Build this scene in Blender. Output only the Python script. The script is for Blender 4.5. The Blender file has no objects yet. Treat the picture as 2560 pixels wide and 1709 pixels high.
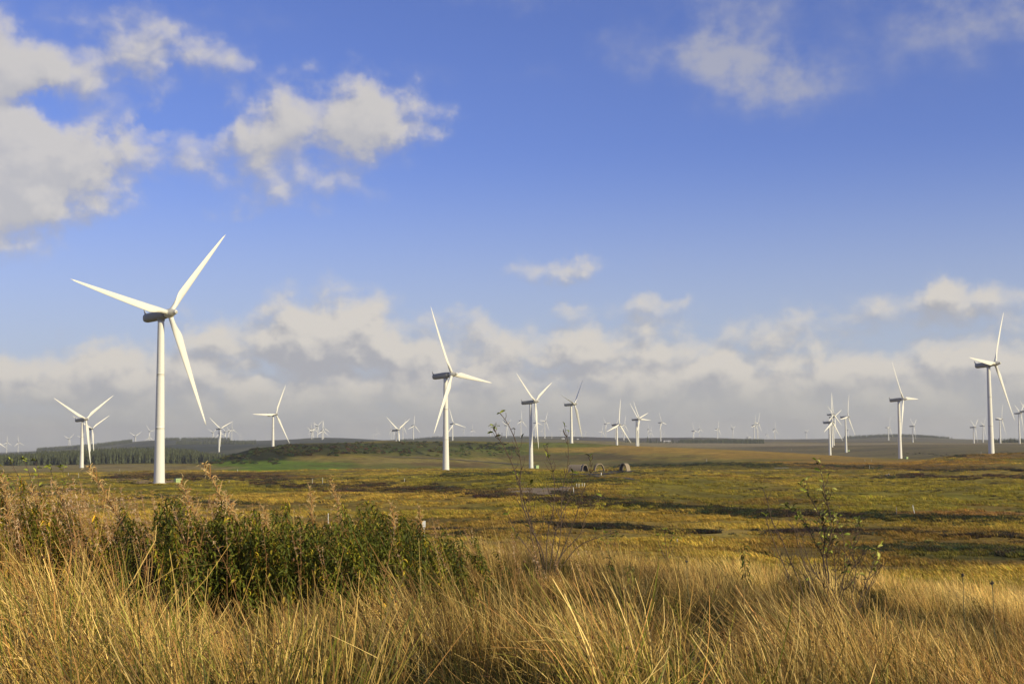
import bpy, math, random
import numpy as np
from mathutils import Vector, Matrix, Euler

R = math.radians
rnd = random.Random(7)
rng = np.random.default_rng(7)
scene = bpy.context.scene
COL = scene.collection

# ------------------------------------------------------------------ camera
EZ = 1.7                      # eye height above the ground at the camera
FPX = 3300.0                  # focal length in pixels of the 2560 px wide photograph
PITCH = math.atan(243.5 / FPX)
ROLL = R(0.5)
fwd = Vector((0, math.cos(PITCH), math.sin(PITCH)))
up0 = Vector((0, -math.sin(PITCH), math.cos(PITCH)))
rt0 = Vector((1, 0, 0))
rt = rt0 * math.cos(ROLL) - up0 * math.sin(ROLL)
up = up0 * math.cos(ROLL) + rt0 * math.sin(ROLL)
EYE = Vector((0, 0, EZ))
cam_d = bpy.data.cameras.new('camera')
cam = bpy.data.objects.new('camera', cam_d)
COL.objects.link(cam)
M = Matrix((rt, up, -fwd)).transposed().to_4x4()
M.translation = EYE
cam.matrix_world = M
cam_d.sensor_width = 36
cam_d.lens = FPX / 2560 * 36
cam_d.clip_start = 0.1
cam_d.clip_end = 60000
scene.camera = cam

# ------------------------------------------------------------------ sun, sky, exposure
SUN_AZ = R(122)               # clockwise from the view direction (+Y)
SUN_EL = R(21)
sun_dir = Vector((math.sin(SUN_AZ) * math.cos(SUN_EL), math.cos(SUN_AZ) * math.cos(SUN_EL), math.sin(SUN_EL)))
sd = bpy.data.lights.new('sun', 'SUN')
sd.energy = 4.9
sd.angle = R(0.5)
sd.color = (1.0, 0.88, 0.56)
sun = bpy.data.objects.new('sun', sd)
COL.objects.link(sun)
sun.rotation_euler = sun_dir.to_track_quat('Z', 'Y').to_euler()
sun.location = (0, 0, 50)

scene.view_settings.view_transform = 'Standard'
scene.view_settings.look = 'None'
scene.view_settings.gamma = 1
scene.view_settings.exposure = 0.0
scene.view_settings.use_curve_mapping = False
scene.render.engine = 'CYCLES'
scene.cycles.use_denoising = True
scene.cycles.max_bounces = 6
scene.cycles.diffuse_bounces = 2
scene.cycles.glossy_bounces = 2
scene.cycles.transmission_bounces = 3
scene.cycles.transparent_max_bounces = 6
scene.cycles.volume_bounces = 0
scene.render.filter_size = 1.3


def ray(px, py):
    return fwd * FPX + rt * (px - 1280) + up * (854.5 - py)


def at_depth(px, py, depth):
    return EYE + ray(px, py) * (depth / FPX)


def at_range(px, py, r):
    d = ray(px, py)
    return EYE + d * (r / math.hypot(d.x, d.y))


def sky_angle(px, py):
    d = ray(px, py).normalized()
    return math.degrees(math.atan2(d.x, d.y)), math.degrees(math.asin(d.z))


world = bpy.data.worlds.new('World')
scene.world = world
world.use_nodes = True


class NT:
    """small helper to wire shader nodes"""
    def __init__(s, tree):
        s.t = tree; s.n = tree.nodes; s.l = tree.links

    def node(s, typ, **kw):
        nd = s.n.new(typ)
        for k, v in kw.items():
            setattr(nd, k, v)
        return nd

    def put(s, sock, v):
        if isinstance(v, bpy.types.NodeSocket):
            s.l.new(v, sock)
        elif v is not None:
            sock.default_value = v

    def math(s, op, a, b=None, c=None, clamp=False):
        nd = s.node('ShaderNodeMath', operation=op, use_clamp=clamp)
        s.put(nd.inputs[0], a); s.put(nd.inputs[1], b)
        if c is not None: s.put(nd.inputs[2], c)
        return nd.outputs[0]

    def vmath(s, op, a, b=None, out=0):
        nd = s.node('ShaderNodeVectorMath', operation=op)
        s.put(nd.inputs[0], a)
        if b is not None: s.put(nd.inputs[1], b)
        return nd.outputs[out]

    def mixc(s, f, a, b, blend='MIX'):
        nd = s.node('ShaderNodeMix', data_type='RGBA', blend_type=blend)
        s.put(nd.inputs[0], f); s.put(nd.inputs[6], a); s.put(nd.inputs[7], b)
        return nd.outputs[2]

    dims = '3D'

    def noise(s, vec, scale, detail=4, rough=0.5, dist=0.0, color=False):
        nd = s.node('ShaderNodeTexNoise'); nd.noise_dimensions = s.dims
        s.put(nd.inputs['Vector'], vec)
        nd.inputs['Scale'].default_value = scale
        nd.inputs['Detail'].default_value = detail
        nd.inputs['Roughness'].default_value = rough
        nd.inputs['Distortion'].default_value = dist
        return nd.outputs['Color' if color else 'Fac']

    def step(s, v, lo, hi):
        nd = s.node('ShaderNodeMapRange', interpolation_type='SMOOTHSTEP')
        s.put(nd.inputs[0], v)
        nd.inputs[1].default_value = lo; nd.inputs[2].default_value = hi
        nd.inputs[3].default_value = 0; nd.inputs[4].default_value = 1
        return nd.outputs[0]


def c4(r, g, b):
    return (r, g, b, 1)


def build_world():
    # a cloud: (x, y, half width, half height, weight), read off as directions in the sky
    B = [(70, 160, 110, 80, .70), (20, 90, 90, 50, .25), (330, 110, 110, 85, .60), (480, 120, 120, 50, .42), (595, 170, 50, 55, .42),
         (330, 200, 120, 40, .30), (10, 420, 130, 150, 1.10), (230, 375, 130, 95, 1.0), (100, 480, 130, 55, .35), (170, 290, 70, 34, -.5), (60, 500, 130, 60, .40), (-200, 300, 220, 250, .9), (120, 250, 60, 30, -.5), (470, 300, 130, 30, -.35),
         (750, 260, 110, 75, .78), (900, 260, 110, 70, .85), (1010, 310, 100, 62, .75), (840, 340, 120, 50, .55), (560, 380, 190, 48, .55), (640, 330, 80, 50, .35),
         (760, 460, 160, 62, .62), (600, 535, 60, 25, .3),
         (1390, 680, 105, 36, .75), (1470, 655, 50, 26, .35),
         
         (760, 800, 110, 80, 1.0), (900, 820, 130, 75, .9), (1160, 870, 120, 60, .7), (490, 840, 80, 60, .7), (1640, 765, 70, 28, .55), (1430, 775, 60, 26, .45),
         (1560, 860, 190, 60, .8), (2370, 735, 70, 36, .6), (2250, 800, 220, 60, .5), (1950, 830, 160, 50, .45), (2520, 770, 120, 60, .5), (1380, 880, 110, 60, .8), (1700, 900, 160, 55, .5), (1050, 920, 200, 40, .4), (800, 890, 280, 55, .8), (1180, 800, 60, 28, .4), (60, 950, 110, 45, .5), (250, 960, 130, 45, .45)]
    # thin diffuse cloud without an edge
    BS = [(1690, 120, 150, 60, .42), (1850, 110, 130, 90, .50), (1960, 210, 150, 70, .62), (1800, 170, 150, 70, .35), (2290, 80, 190, 95, .42), (2540, 20, 150, 90, .5),
          (1075, 190, 60, 32, .26), (1330, 185, 70, 26, .18), (1280, 0, 160, 30, .30), (1520, 100, 55, 34, .22), (1900, 0, 260, 40, .25), (520, 40, 220, 30, .22), (560, 440, 240, 40, .22),
          (380, 670, 60, 26, .16), (160, 860, 60, 30, .25), (1650, 650, 60, 30, .12), (250, 60, 260, 60, .22)]
    tr = world.node_tree
    tr.nodes.clear()
    # --- group: cloud density for a direction given in degrees
    g = bpy.data.node_groups.new('cloud_density', 'ShaderNodeTree')
    g.interface.new_socket('p', in_out='INPUT', socket_type='NodeSocketVector')
    g.interface.new_socket('cover', in_out='OUTPUT', socket_type='NodeSocketFloat')
    g.interface.new_socket('detail', in_out='OUTPUT', socket_type='NodeSocketFloat')
    n = NT(g); n.dims = '2D'
    gi = n.node('NodeGroupInput'); go = n.node('NodeGroupOutput')
    p = gi.outputs[0]
    warp = n.vmath('SUBTRACT', n.noise(p, .55, 5, .55, color=True), (.5, .5, .5))
    pw = n.vmath('ADD', p, n.vmath('MULTIPLY', warp, (3.0, 2.0, 0)))
    def blobs(lst, q):
        tot = None
        for (x, y, rx, ry, w) in lst:
            a, e = sky_angle(x, y)
            k = 57.6
            dv = n.vmath('MULTIPLY', n.vmath('SUBTRACT', q, (a, e, 0)), (k / rx, k / ry, 0))
            d2 = n.vmath('DOT_PRODUCT', dv, dv, out=1)
            t = n.math('MULTIPLY', n.math('POWER', 2.0, n.math('MULTIPLY', d2, -1.25)), w)
            tot = t if tot is None else n.math('ADD', tot, t)
        return tot
    total = blobs(B, pw)
    for (x, y, rx, ry, w) in []:
        a, e = sky_angle(x, y)
        k = 57.6
        dv = n.vmath('MULTIPLY', n.vmath('SUBTRACT', pw, (a, e, 0)), (k / rx, k / ry, 0))
        d2 = n.vmath('DOT_PRODUCT', dv, dv, out=1)
        t = n.math('MULTIPLY', n.math('POWER', 2.0, n.math('MULTIPLY', d2, -1.25)), w)
        total = t if total is None else n.math('ADD', total, t)
    sep = n.node('ShaderNodeSeparateXYZ'); n.put(sep.inputs[0], pw)
    x_, e_ = sep.outputs[0], sep.outputs[1]
    # low bank all round the horizon, its top wandering with azimuth
    base_top = n.noise(n.vmath('MULTIPLY', p, (1, 0, 0)), .09, 3, .6)
    top = n.math('MULTIPLY_ADD', base_top, 2.4, 2.6)
    bank = n.math('MULTIPLY', n.math('SUBTRACT', 1.0, n.step(n.math('SUBTRACT', e_, top), -1.3, 1.3)), 1.15)
    # other clouds everywhere outside the part of the sky that is described above
    far = n.step(n.noise(n.vmath('MULTIPLY', p, (.6, 1, 0)), .075, 4, .6), .50, .66)
    sep0 = n.node('ShaderNodeSeparateXYZ'); n.put(sep0.inputs[0], p)
    out_a = n.step(n.math('ABSOLUTE', sep0.outputs[0]), 24, 32)
    out_e = n.step(sep0.outputs[1], 20, 26)
    outside = n.math('MAXIMUM', out_a, out_e)
    total = n.math('ADD', total, n.math('MULTIPLY', n.math('MULTIPLY', far, outside), .9))
    total = n.math('MAXIMUM', total, bank)
    f1 = n.noise(n.vmath('MULTIPLY', p, (1, 1.35, 0)), .42, 7, .50, .2)
    # billows: rounded heads, larger and smaller
    pb = n.vmath('ADD', n.vmath('MULTIPLY', p, (1, 1.5, 0)), n.vmath('MULTIPLY', n.vmath('SUBTRACT', n.noise(p, 1.1, 4, .55, color=True), (.5, .5, .5)), (1.1, 1.1, 0)))

    def vor(sc):
        v = n.node('ShaderNodeTexVoronoi', feature='SMOOTH_F1', voronoi_dimensions='2D'); v.inputs['Scale'].default_value = sc; v.inputs['Smoothness'].default_value = .35
        n.put(v.inputs['Vector'], pb); return v.outputs['Distance']
    bil = n.math('ADD', n.math('MULTIPLY', n.math('SUBTRACT', .5, vor(.48)), .42), n.math('MULTIPLY', n.math('SUBTRACT', .5, vor(1.3)), .17))
    gate = n.math('MULTIPLY_ADD', n.step(total, .03, .50), .92, .08)
    cover = n.math('ADD', total, n.math('MULTIPLY', n.math('ADD', n.math('MULTIPLY', n.math('SUBTRACT', f1, .5), 1.30), bil), gate))
    n.put(go.inputs[0], cover)
    n.put(go.inputs[1], n.math('MULTIPLY', blobs(BS, pw), n.math('MULTIPLY_ADD', n.noise(n.vmath('MULTIPLY', p, (1, 1.3, 0)), .5, 6, .55), 2.4, -.35)))

    n = NT(tr)
    tc = n.node('ShaderNodeTexCoord')
    s3 = n.node('ShaderNodeSeparateXYZ'); n.put(s3.inputs[0], tc.outputs['Generated'])
    az = n.math('MULTIPLY', n.math('ARCTAN2', s3.outputs[0], s3.outputs[1]), 57.2958)
    el = n.math('MULTIPLY', n.math('ARCSINE', s3.outputs[2]), 57.2958)
    cb = n.node('ShaderNodeCombineXYZ'); n.put(cb.inputs[0], az); n.put(cb.inputs[1], el)
    P = cb.outputs[0]

    def dens(off):
        gr = n.node('ShaderNodeGroup'); gr.node_tree = g
        n.put(gr.inputs[0], n.vmath('ADD', P, off) if off else P)
        return gr.outputs[0], gr.outputs[1]
    d0, f0 = dens(None)
    d1, f1 = dens((.30, .62, 0))         # a step towards the light: thinner there means a lit edge
    alpha = n.step(d0, .12, 1.14)
    lit = n.step(n.math('SUBTRACT', d0, d1), -.34, .46)
    sky = n.node('ShaderNodeTexSky', sky_type='NISHITA')
    sky.sun_disc = False
    sky.sun_elevation = SUN_EL
    sky.sun_rotation = SUN_AZ
    sky.altitude = 250
    sky.air_density = 1.0; sky.dust_density = .35; sky.ozone_density = 3.0
    blue = n.mixc(1.0, sky.outputs[0], c4(*SKY_TINT), 'MULTIPLY')
    # clouds: sunlit cream tops, blue-grey undersides; thin parts let the blue through
    cl = n.mixc(lit, c4(4.25, 4.2, 4.4), c4(7.3, 6.75, 5.95))
    thick = n.step(d0, .55, 1.25)
    cl = n.mixc(n.math('MULTIPLY', n.math('MULTIPLY', thick, n.step(el, 5.5, 9.5)), .62), cl, c4(6.2, 5.95, 5.5))
    low = n.step(el, 3.0, .9)             # distant cloud near the horizon fades into grey air
    cl = n.mixc(n.math('MULTIPLY', low, .8), cl, c4(4.75, 4.65, 4.3))
    a2 = n.math('MULTIPLY', alpha, .88)
    # milky air towards the horizon, and the thin diffuse clouds
    blue = n.mixc(n.math('MULTIPLY', n.step(el, 13.0, 1.0), .80), blue, c4(4.75, 5.35, 6.05))
    soft = n.math('MULTIPLY', n.step(f0, 0.0, 1.15), .76)
    blue = n.mixc(soft, blue, c4(4.6, 4.6, 5.1))
    a2 = n.math('MAXIMUM', a2, n.math('MULTIPLY', n.step(el, 3.4, .6), .9))
    below = n.step(el, 0.0, -1.0)
    col = n.mixc(a2, blue, cl)
    col = n.mixc(below, col, c4(1.2, 1.1, .8))
    bg = n.node('ShaderNodeBackground'); n.put(bg.inputs[0], col); bg.inputs[1].default_value = .1
    out = n.node('ShaderNodeOutputWorld'); n.l.new(bg.outputs[0], out.inputs[0])


SKY_TINT = (.90, .87, 1.38)
build_world()


# ------------------------------------------------------------------ naming helpers
def tag(o, label=None, cat=None, group=None, kind=None):
    if label: o['label'] = label
    if cat: o['category'] = cat
    if group: o['group'] = group
    if kind: o['kind'] = kind
    return o


def link(name, data, parent=None, loc=None):
    o = bpy.data.objects.new(name, data)
    COL.objects.link(o)
    if parent is not None: o.parent = parent
    if loc is not None: o.location = loc
    return o


def thing(name, loc, label, cat, group=None, rz=0.0):
    o = link(name, None)
    o.location = loc
    o.rotation_euler = (0, 0, rz)
    o.empty_display_size = .5
    return tag(o, label, cat, group)


def mesh_np(name, V, F, mats=(), smooth=False, color=None, mi=None):
    """V (n,3), F list of faces or (m,k) array"""
    me = bpy.data.meshes.new(name)
    V = np.asarray(V, dtype=np.float32)
    if isinstance(F, np.ndarray):
        m, k = F.shape
        me.vertices.add(len(V)); me.vertices.foreach_set('co', V.ravel())
        me.loops.add(m * k); me.loops.foreach_set('vertex_index', F.astype(np.int32).ravel())
        me.polygons.add(m)
        me.polygons.foreach_set('loop_start', np.arange(0, m * k, k, dtype=np.int32))
        me.polygons.foreach_set('loop_total', np.full(m, k, dtype=np.int32))
        me.update(calc_edges=True)
    else:
        me.from_pydata([tuple(v) for v in V], [], [tuple(f) for f in F])
        me.update()
    for mt in mats: me.materials.append(mt)
    if mi is not None: me.polygons.foreach_set('material_index', np.asarray(mi, dtype=np.int32))
    if color is not None:
        ca = me.color_attributes.new('tone', 'FLOAT_COLOR', 'POINT')
        cc = np.ones((len(V), 4), dtype=np.float32); cc[:, :3] = color
        ca.data.foreach_set('color', cc.ravel())
    if smooth: me.polygons.foreach_set('use_smooth', [True] * len(me.polygons))
    return me


class MB:
    """collects simple shapes into one mesh"""
    def __init__(s): s.v = []; s.f = []; s.c = []

    def add(s, vs, fs, col=None):
        b = len(s.v); s.v += [tuple(v) for v in vs]; s.f += [tuple(b + i for i in f) for f in fs]
        s.c += [col or (1, 1, 1)] * len(vs)

    def box(s, lo, hi, col=None):
        x0, y0, z0 = lo; x1, y1, z1 = hi
        s.add([(x0, y0, z0), (x1, y0, z0), (x1, y1, z0), (x0, y1, z0), (x0, y0, z1), (x1, y0, z1), (x1, y1, z1), (x0, y1, z1)],
              [(0, 3, 2, 1), (4, 5, 6, 7), (0, 1, 5, 4), (1, 2, 6, 5), (2, 3, 7, 6), (3, 0, 4, 7)], col)

    def tube(s, pts, rad, n=6, col=None, cap=True):
        pts = [Vector(p) for p in pts]; rings = []
        for i, p in enumerate(pts):
            d = (pts[min(i + 1, len(pts) - 1)] - pts[max(i - 1, 0)])
            if d.length < 1e-9: d = Vector((0, 0, 1))
            d.normalize()
            a = d.cross(Vector((0, 1, 0.1)))
            if a.length < 1e-3: a = d.cross(Vector((1, 0, 0)))
            a.normalize(); b = d.cross(a)
            rr = rad[i] if isinstance(rad, (list, tuple)) else rad
            rings.append([p + (a * math.cos(2 * math.pi * k / n) + b * math.sin(2 * math.pi * k / n)) * rr for k in range(n)])
        vs = [v for rg in rings for v in rg]; fs = []
        for i in range(len(pts) - 1):
            for k in range(n):
                k2 = (k + 1) % n
                fs.append((i * n + k, i * n + k2, (i + 1) * n + k2, (i + 1) * n + k))
        if cap:
            fs.append(tuple(range(n - 1, -1, -1))); L = (len(pts) - 1) * n
            fs.append(tuple(L + k for k in range(n)))
        s.add(vs, fs, col)

    def mesh(s, name, mats, smooth=False):
        return mesh_np(name, np.array(s.v, dtype=np.float32), s.f, mats, smooth, color=np.array(s.c, dtype=np.float32))


# ------------------------------------------------------------------ materials
def mat(name, build):
    m = bpy.data.materials.new(name); m.use_nodes = True
    m.node_tree.nodes.clear()
    n = NT(m.node_tree)
    out = n.node('ShaderNodeOutputMaterial')
    n.l.new(build(n), out.inputs[0])
    return m


def bsdf(n, color, rough=.7, spec=.3, normal=None):
    b = n.node('ShaderNodeBsdfPrincipled')
    n.put(b.inputs['Base Color'], color)
    n.put(b.inputs['Roughness'], rough)
    b.inputs['Specular IOR Level'].default_value = spec
    if normal is not None: n.put(b.inputs['Normal'], normal)
    return b.outputs[0]


def painted(name, col, rough=.45, var=.06, scale=.8, spec=.35):
    def f(n):
        tc = n.node('ShaderNodeTexCoord')
        a = n.noise(tc.outputs['Object'], scale, 5, .6)
        st = n.noise(n.vmath('MULTIPLY', tc.outputs['Object'], (1, 1, .12)), scale * 3, 4, .6)
        k = n.math('MULTIPLY_ADD', n.math('ADD', a, st), var, 1 - var)
        return bsdf(n, n.vmath('SCALE', col, None) if False else n.mixc(1.0, c4(*col), mk_grey(n, k), 'MULTIPLY'), rough, spec)
    return mat(name, f)


def mk_grey(n, v):
    c = n.node('ShaderNodeCombineColor')
    for i in range(3): n.put(c.inputs[i], v)
    return c.outputs[0]


def leafy(name, mult=(1, 1, 1), trans=.35, rough=.6, tint=False, var=.5):
    """plant material: colour comes from the mesh's own 'tone' attribute, varied per plant"""
    def f(n):
        at = n.node('ShaderNodeAttribute', attribute_name='tone')
        col = at.outputs['Color']
        if tint:
            it = n.node('ShaderNodeAttribute', attribute_name='tint', attribute_type='INSTANCER')
            col = n.mixc(1.0, col, it.outputs['Color'], 'MULTIPLY')
        oi = n.node('ShaderNodeObjectInfo')
        k = n.math('MULTIPLY_ADD', oi.outputs['Random'], var, 1 - var / 2)
        col = n.mixc(1.0, col, mk_grey(n, k), 'MULTIPLY')
        col = n.mixc(1.0, col, c4(*mult), 'MULTIPLY')
        d = bsdf(n, col, rough, .25)
        t = n.node('ShaderNodeBsdfTranslucent'); n.put(t.inputs[0], col)
        mx = n.node('ShaderNodeMixShader'); mx.inputs[0].default_value = trans
        n.l.new(d, mx.inputs[1]); n.l.new(t.outputs[0], mx.inputs[2])
        return mx.outputs[0]
    return mat(name, f)


M_white = painted('turbine_white', (.74, .72, .64), .4, .075, .25)
M_nac = painted('nacelle_grey', (.30, .30, .27), .5, .05, .6)
M_spin = painted('spinner_white', (.60, .58, .50), .45, .04, .6)
M_green = painted('cabinet_green', (.35, .46, .19), .5, .08, 1.2)
M_green_d = painted('cabinet_roof_green', (.42, .54, .30), .5, .08, 1.2)
M_louvre = painted('cabinet_louvre', (.20, .30, .12), .6, .08, 1.2)
M_post = painted('post_white', (.78, .77, .72), .6, .10, 6)
M_postgrey = painted('post_grey_timber', (.34, .31, .27), .8, .2, 6)
M_dark = painted('dark_timber', (.07, .06, .05), .8, .2, 4)
M_wood = painted('silvered_timber', (.30, .24, .165), .85, .28, 3.0)
M_woodin = painted('shelter_lining', (.10, .085, .07), .9, .2, 3.0)
M_wall = painted('farm_wall', (.50, .47, .42), .9, .1, .2)
M_roof = painted('farm_roof', (.62, .60, .56), .6, .1, .2)
M_bark = painted('twig_bark', (.11, .075, .05), .8, .3, 14)
M_barkgrn = painted('stem_bark', (.14, .13, .06), .8, .3, 14)
M_blade = leafy('grass_blade', trans=.15, tint=True, var=.7)
M_leaf = leafy('leaf', mult=(1.25, 1.2, 1.0), trans=.28)
M_leafs = leafy('thicket_leaf', mult=(1.25, 1.10, .80), trans=.22, tint=True)
M_moor = leafy('moor_tuft', trans=.22, tint=True, var=.7)
M_fluff = leafy('seed_fluff', mult=(1.05, .95, .62), trans=.2, rough=.9, var=.2)
M_conifer = leafy('conifer_needles', trans=.05, rough=.9, var=.7)


def ground_mat():
    def f(n):
        at = n.node('ShaderNodeAttribute', attribute_name='tone')
        geo = n.node('ShaderNodeNewGeometry')
        p = geo.outputs['Position']
        n1 = n.noise(p, .012, 6, .6)
        n2 = n.noise(p, .11, 6, .65)
        n3 = n.noise(p, 1.3, 5, .6)
        ln = n.vmath('LENGTH', p, out=1)
        k = n.math('MULTIPLY_ADD', n.math('SUBTRACT', n1, .5), 1.1, 1.0)
        k = n.math('MULTIPLY', k, n.math('MULTIPLY_ADD', n.math('SUBTRACT', n2, .5), 1.9, 1.0))
        k = n.math('MULTIPLY', k, n.math('MULTIPLY_ADD', n.math('SUBTRACT', n3, .5), 2.0, 1.0))
        k = n.math('MAXIMUM', k, .15)
        col = n.mixc(1.0, at.outputs['Color'], mk_grey(n, k), 'MULTIPLY')
        # patches of other moor plants: greener and redder
        h = n.step(n.noise(n.vmath('ADD', p, (91, 17, 3)), .05, 5, .6), .47, .62)
        h2 = n.step(n.noise(n.vmath('ADD', p, (-51, 77, 3)), .035, 5, .65), .5, .62)
        col = n.mixc(n.math('MULTIPLY', h, .4), col, n.mixc(1.0, col, c4(.84, 1.0, .50), 'MULTIPLY'))
        col = n.mixc(n.math('MULTIPLY', h2, .4), col, n.mixc(1.0, col, c4(.75, .58, .62), 'MULTIPLY'))
        bp = n.node('ShaderNodeBump'); bp.inputs['Strength'].default_value = .9; bp.inputs['Distance'].default_value = .8
        n.put(bp.inputs['Height'], n.math('ADD', n.math('MULTIPLY', n2, 1.2), n.math('MULTIPLY', n3, .35)))
        return bsdf(n, col, .95, .1, bp.outputs[0])
    return mat('moorland', f)


def gravel(name, col):
    def f(n):
        geo = n.node('ShaderNodeNewGeometry')
        a = n.noise(geo.outputs['Position'], .5, 6, .7)
        return bsdf(n, n.mixc(1.0, c4(*col), mk_grey(n, n.math('MULTIPLY_ADD', a, .8, .6)), 'MULTIPLY'), .95, .15)
    return mat(name, f)


M_ground = ground_mat()
M_gravel = gravel('gravel', (.27, .20, .115))
M_tar = gravel('tarmac', (.045, .043, .04))
M_tar2 = gravel('worn_tarmac', (.12, .105, .085))


# ------------------------------------------------------------------ terrain
def vnoise(x, y, seed=0):
    xi = np.floor(x).astype(np.int64); yi = np.floor(y).astype(np.int64)
    fx = x - xi; fy = y - yi
    fx = fx * fx * fx * (fx * (fx * 6 - 15) + 10); fy = fy * fy * fy * (fy * (fy * 6 - 15) + 10)

    def h(a, b):
        n = (a * 374761393 + b * 668265263 + seed * 1442695041) & 0xFFFFFFFF
        n = ((n ^ (n >> 13)) * 1274126177) & 0xFFFFFFFF
        n = n ^ (n >> 16)
        return (n & 0xFFFF) / 65535.0 * 2 - 1
    return (h(xi, yi) * (1 - fx) + h(xi + 1, yi) * fx) * (1 - fy) + (h(xi, yi + 1) * (1 - fx) + h(xi + 1, yi + 1) * fx) * fy


def fbm(x, y, wl, octv=4, seed=0, gain=.5):
    s = 0; a = 1.0
    for o in range(octv):
        s = s + a * vnoise(x / wl + 13.7 * o, y / wl - 7.3 * o, seed + o); wl = wl * .5; a *= gain
    return s


XC = [0, 200, 400, 520, 640, 800, 960, 1120, 1280, 1440, 1600, 1760, 1920, 2080, 2240, 2400, 2560]
# near ground: height relative to the eye at (left, centre, right)
NEAR = {1: (-1.68, -1.66, -1.70), 5: (-1.60, -1.60, -1.75), 10: (-1.55, -1.60, -1.95), 16: (-1.66, -1.72, -2.35),
        25: (-2.35, -2.55, -3.2), 40: (-4.3, -4.7, -5.3), 70: (-7.6, -8.0, -8.6)}
# farther ground: photograph row at which it lies, per column and distance
YR = {
 130: [1372, 1374, 1376, 1378, 1380, 1384, 1388, 1390, 1392, 1394, 1396, 1398, 1400, 1402, 1405, 1408, 1410],
 180: [1322, 1322, 1324, 1324, 1326, 1328, 1330, 1330, 1330, 1330, 1333, 1335, 1338, 1342, 1345, 1348, 1350],
 250: [1283, 1283, 1282, 1282, 1282, 1282, 1281, 1279, 1276, 1273, 1278, 1282, 1284, 1286, 1288, 1290, 1290],
 350: [1252, 1250, 1248, 1246, 1246, 1244, 1242, 1236, 1228, 1222, 1222, 1228, 1234, 1237, 1240, 1240, 1240],
 500: [1226, 1220, 1213, 1213, 1213, 1210, 1206, 1202, 1194, 1188, 1188, 1192, 1195, 1197, 1199, 1198, 1196],
 700: [1203, 1199, 1195, 1193, 1191, 1188, 1184, 1179, 1178, 1177, 1177, 1177, 1178, 1178, 1176, 1167, 1160],
 900: [1189, 1185, 1181, 1179, 1178, 1176, 1174.5, 1174, 1175, 1175, 1172, 1168, 1163, 1162, 1160, 1137, 1131],
 1050: [1181, 1179, 1177, 1176, 1176, 1174, 1171, 1172, 1173, 1172.5, 1166, 1158, 1154, 1155, 1155, 1141, 1137],
 1200: [1176, 1174, 1172, 1170, 1160, 1155, 1156, 1162, 1171, 1168, 1156, 1148, 1146, 1150, 1151, 1147, 1146],
 1350: [1174, 1171, 1168, 1152, 1121, 1112, 1126, 1142, 1168, 1158, 1139, 1134, 1137, 1145, 1147, 1148, 1147],
 1550: [1171, 1168, 1165, 1156, 1122, 1107, 1106, 1115, 1138, 1134, 1122, 1124, 1129, 1139, 1151, 1143, 1142],
 1750: [1168, 1166, 1163, 1160, 1130, 1112, 1101, 1101, 1103, 1105, 1114, 1121, 1130, 1140, 1147, 1138, 1137],
 2050: [1163, 1162, 1161, 1160, 1140, 1125, 1110, 1110, 1112, 1115, 1125, 1131, 1137, 1139, 1138, 1131, 1129],
 2600: [1156, 1150, 1146, 1152, 1140, 1130, 1115, 1112, 1112, 1116, 1122, 1126, 1129, 1129, 1124, 1119, 1118],
 3500: [1148, 1144, 1135, 1130, 1125, 1115, 1106, 1104, 1101, 1107, 1112, 1113, 1112, 1110, 1108.5, 1108, 1107.5],
 4500: [1143, 1134, 1118, 1118, 1114, 1108, 1102, 1098, 1096, 1100, 1104, 1106, 1106, 1106, 1105, 1107, 1108],
 6000: [1138, 1127, 1108, 1106, 1106, 1098, 1101, 1096, 1093, 1095, 1098, 1098, 1100, 1100, 1095, 1100, 1103],
 7000: [1134, 1121, 1100, 1099, 1101, 1095, 1100, 1091, 1090, 1091.5, 1095.5, 1094, 1097, 1097, 1090, 1098, 1101],
 9000: [1137, 1126, 1106, 1104, 1104, 1102, 1102, 1097, 1096, 1096, 1099, 1098, 1100, 1100, 1097, 1101, 1104],
 14500: [1130, 1122, 1110, 1108, 1106, 1105, 1104, 1102, 1100, 1099, 1101, 1100, 1101, 1101, 1100, 1102, 1104],
}


def pchip(xk, yk, x):
    xk = np.asarray(xk, float); yk = np.asarray(yk, float)
    h = np.diff(xk); dl = np.diff(yk) / h
    m = np.zeros_like(yk)
    for i in range(1, len(xk) - 1):
        if dl[i - 1] * dl[i] > 0:
            w1 = 2 * h[i] + h[i - 1]; w2 = h[i] + 2 * h[i - 1]
            m[i] = (w1 + w2) / (w1 / dl[i - 1] + w2 / dl[i])
    m[0] = dl[0]; m[-1] = dl[-1]
    i = np.clip(np.searchsorted(xk, x) - 1, 0, len(xk) - 2)
    t = (x - xk[i]) / h[i]
    return (yk[i] * (2 * t ** 3 - 3 * t ** 2 + 1) + h[i] * m[i] * (t ** 3 - 2 * t ** 2 + t)
            + yk[i + 1] * (-2 * t ** 3 + 3 * t ** 2) + h[i] * m[i + 1] * (t ** 3 - t ** 2))


def build_table():
    rk = sorted(NEAR) + sorted(YR)
    Z = np.zeros((len(XC), len(rk)))
    for i, x in enumerate(XC):
        for j, r in enumerate(rk):
            if r in NEAR:
                Z[i, j] = np.interp(x, [0, 1280, 2560], NEAR[r])
            else:
                Z[i, j] = at_range(x, YR[r][i], r).z - EZ
    # heights on which the eye sits: slope form keeps lines of sight clean
    S = Z / np.array(rk)[None, :]
    lr = np.linspace(math.log(1), math.log(14500), 700)
    A = np.stack([pchip(np.log(rk), S[i], lr) for i in range(len(XC))])
    xf = np.arange(0, 2561, 8.0)
    T = np.stack([pchip(XC, A[:, j], xf) for j in range(A.shape[1])], axis=1)
    return lr, xf, T


LR, XF, TAB = build_table()


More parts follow.
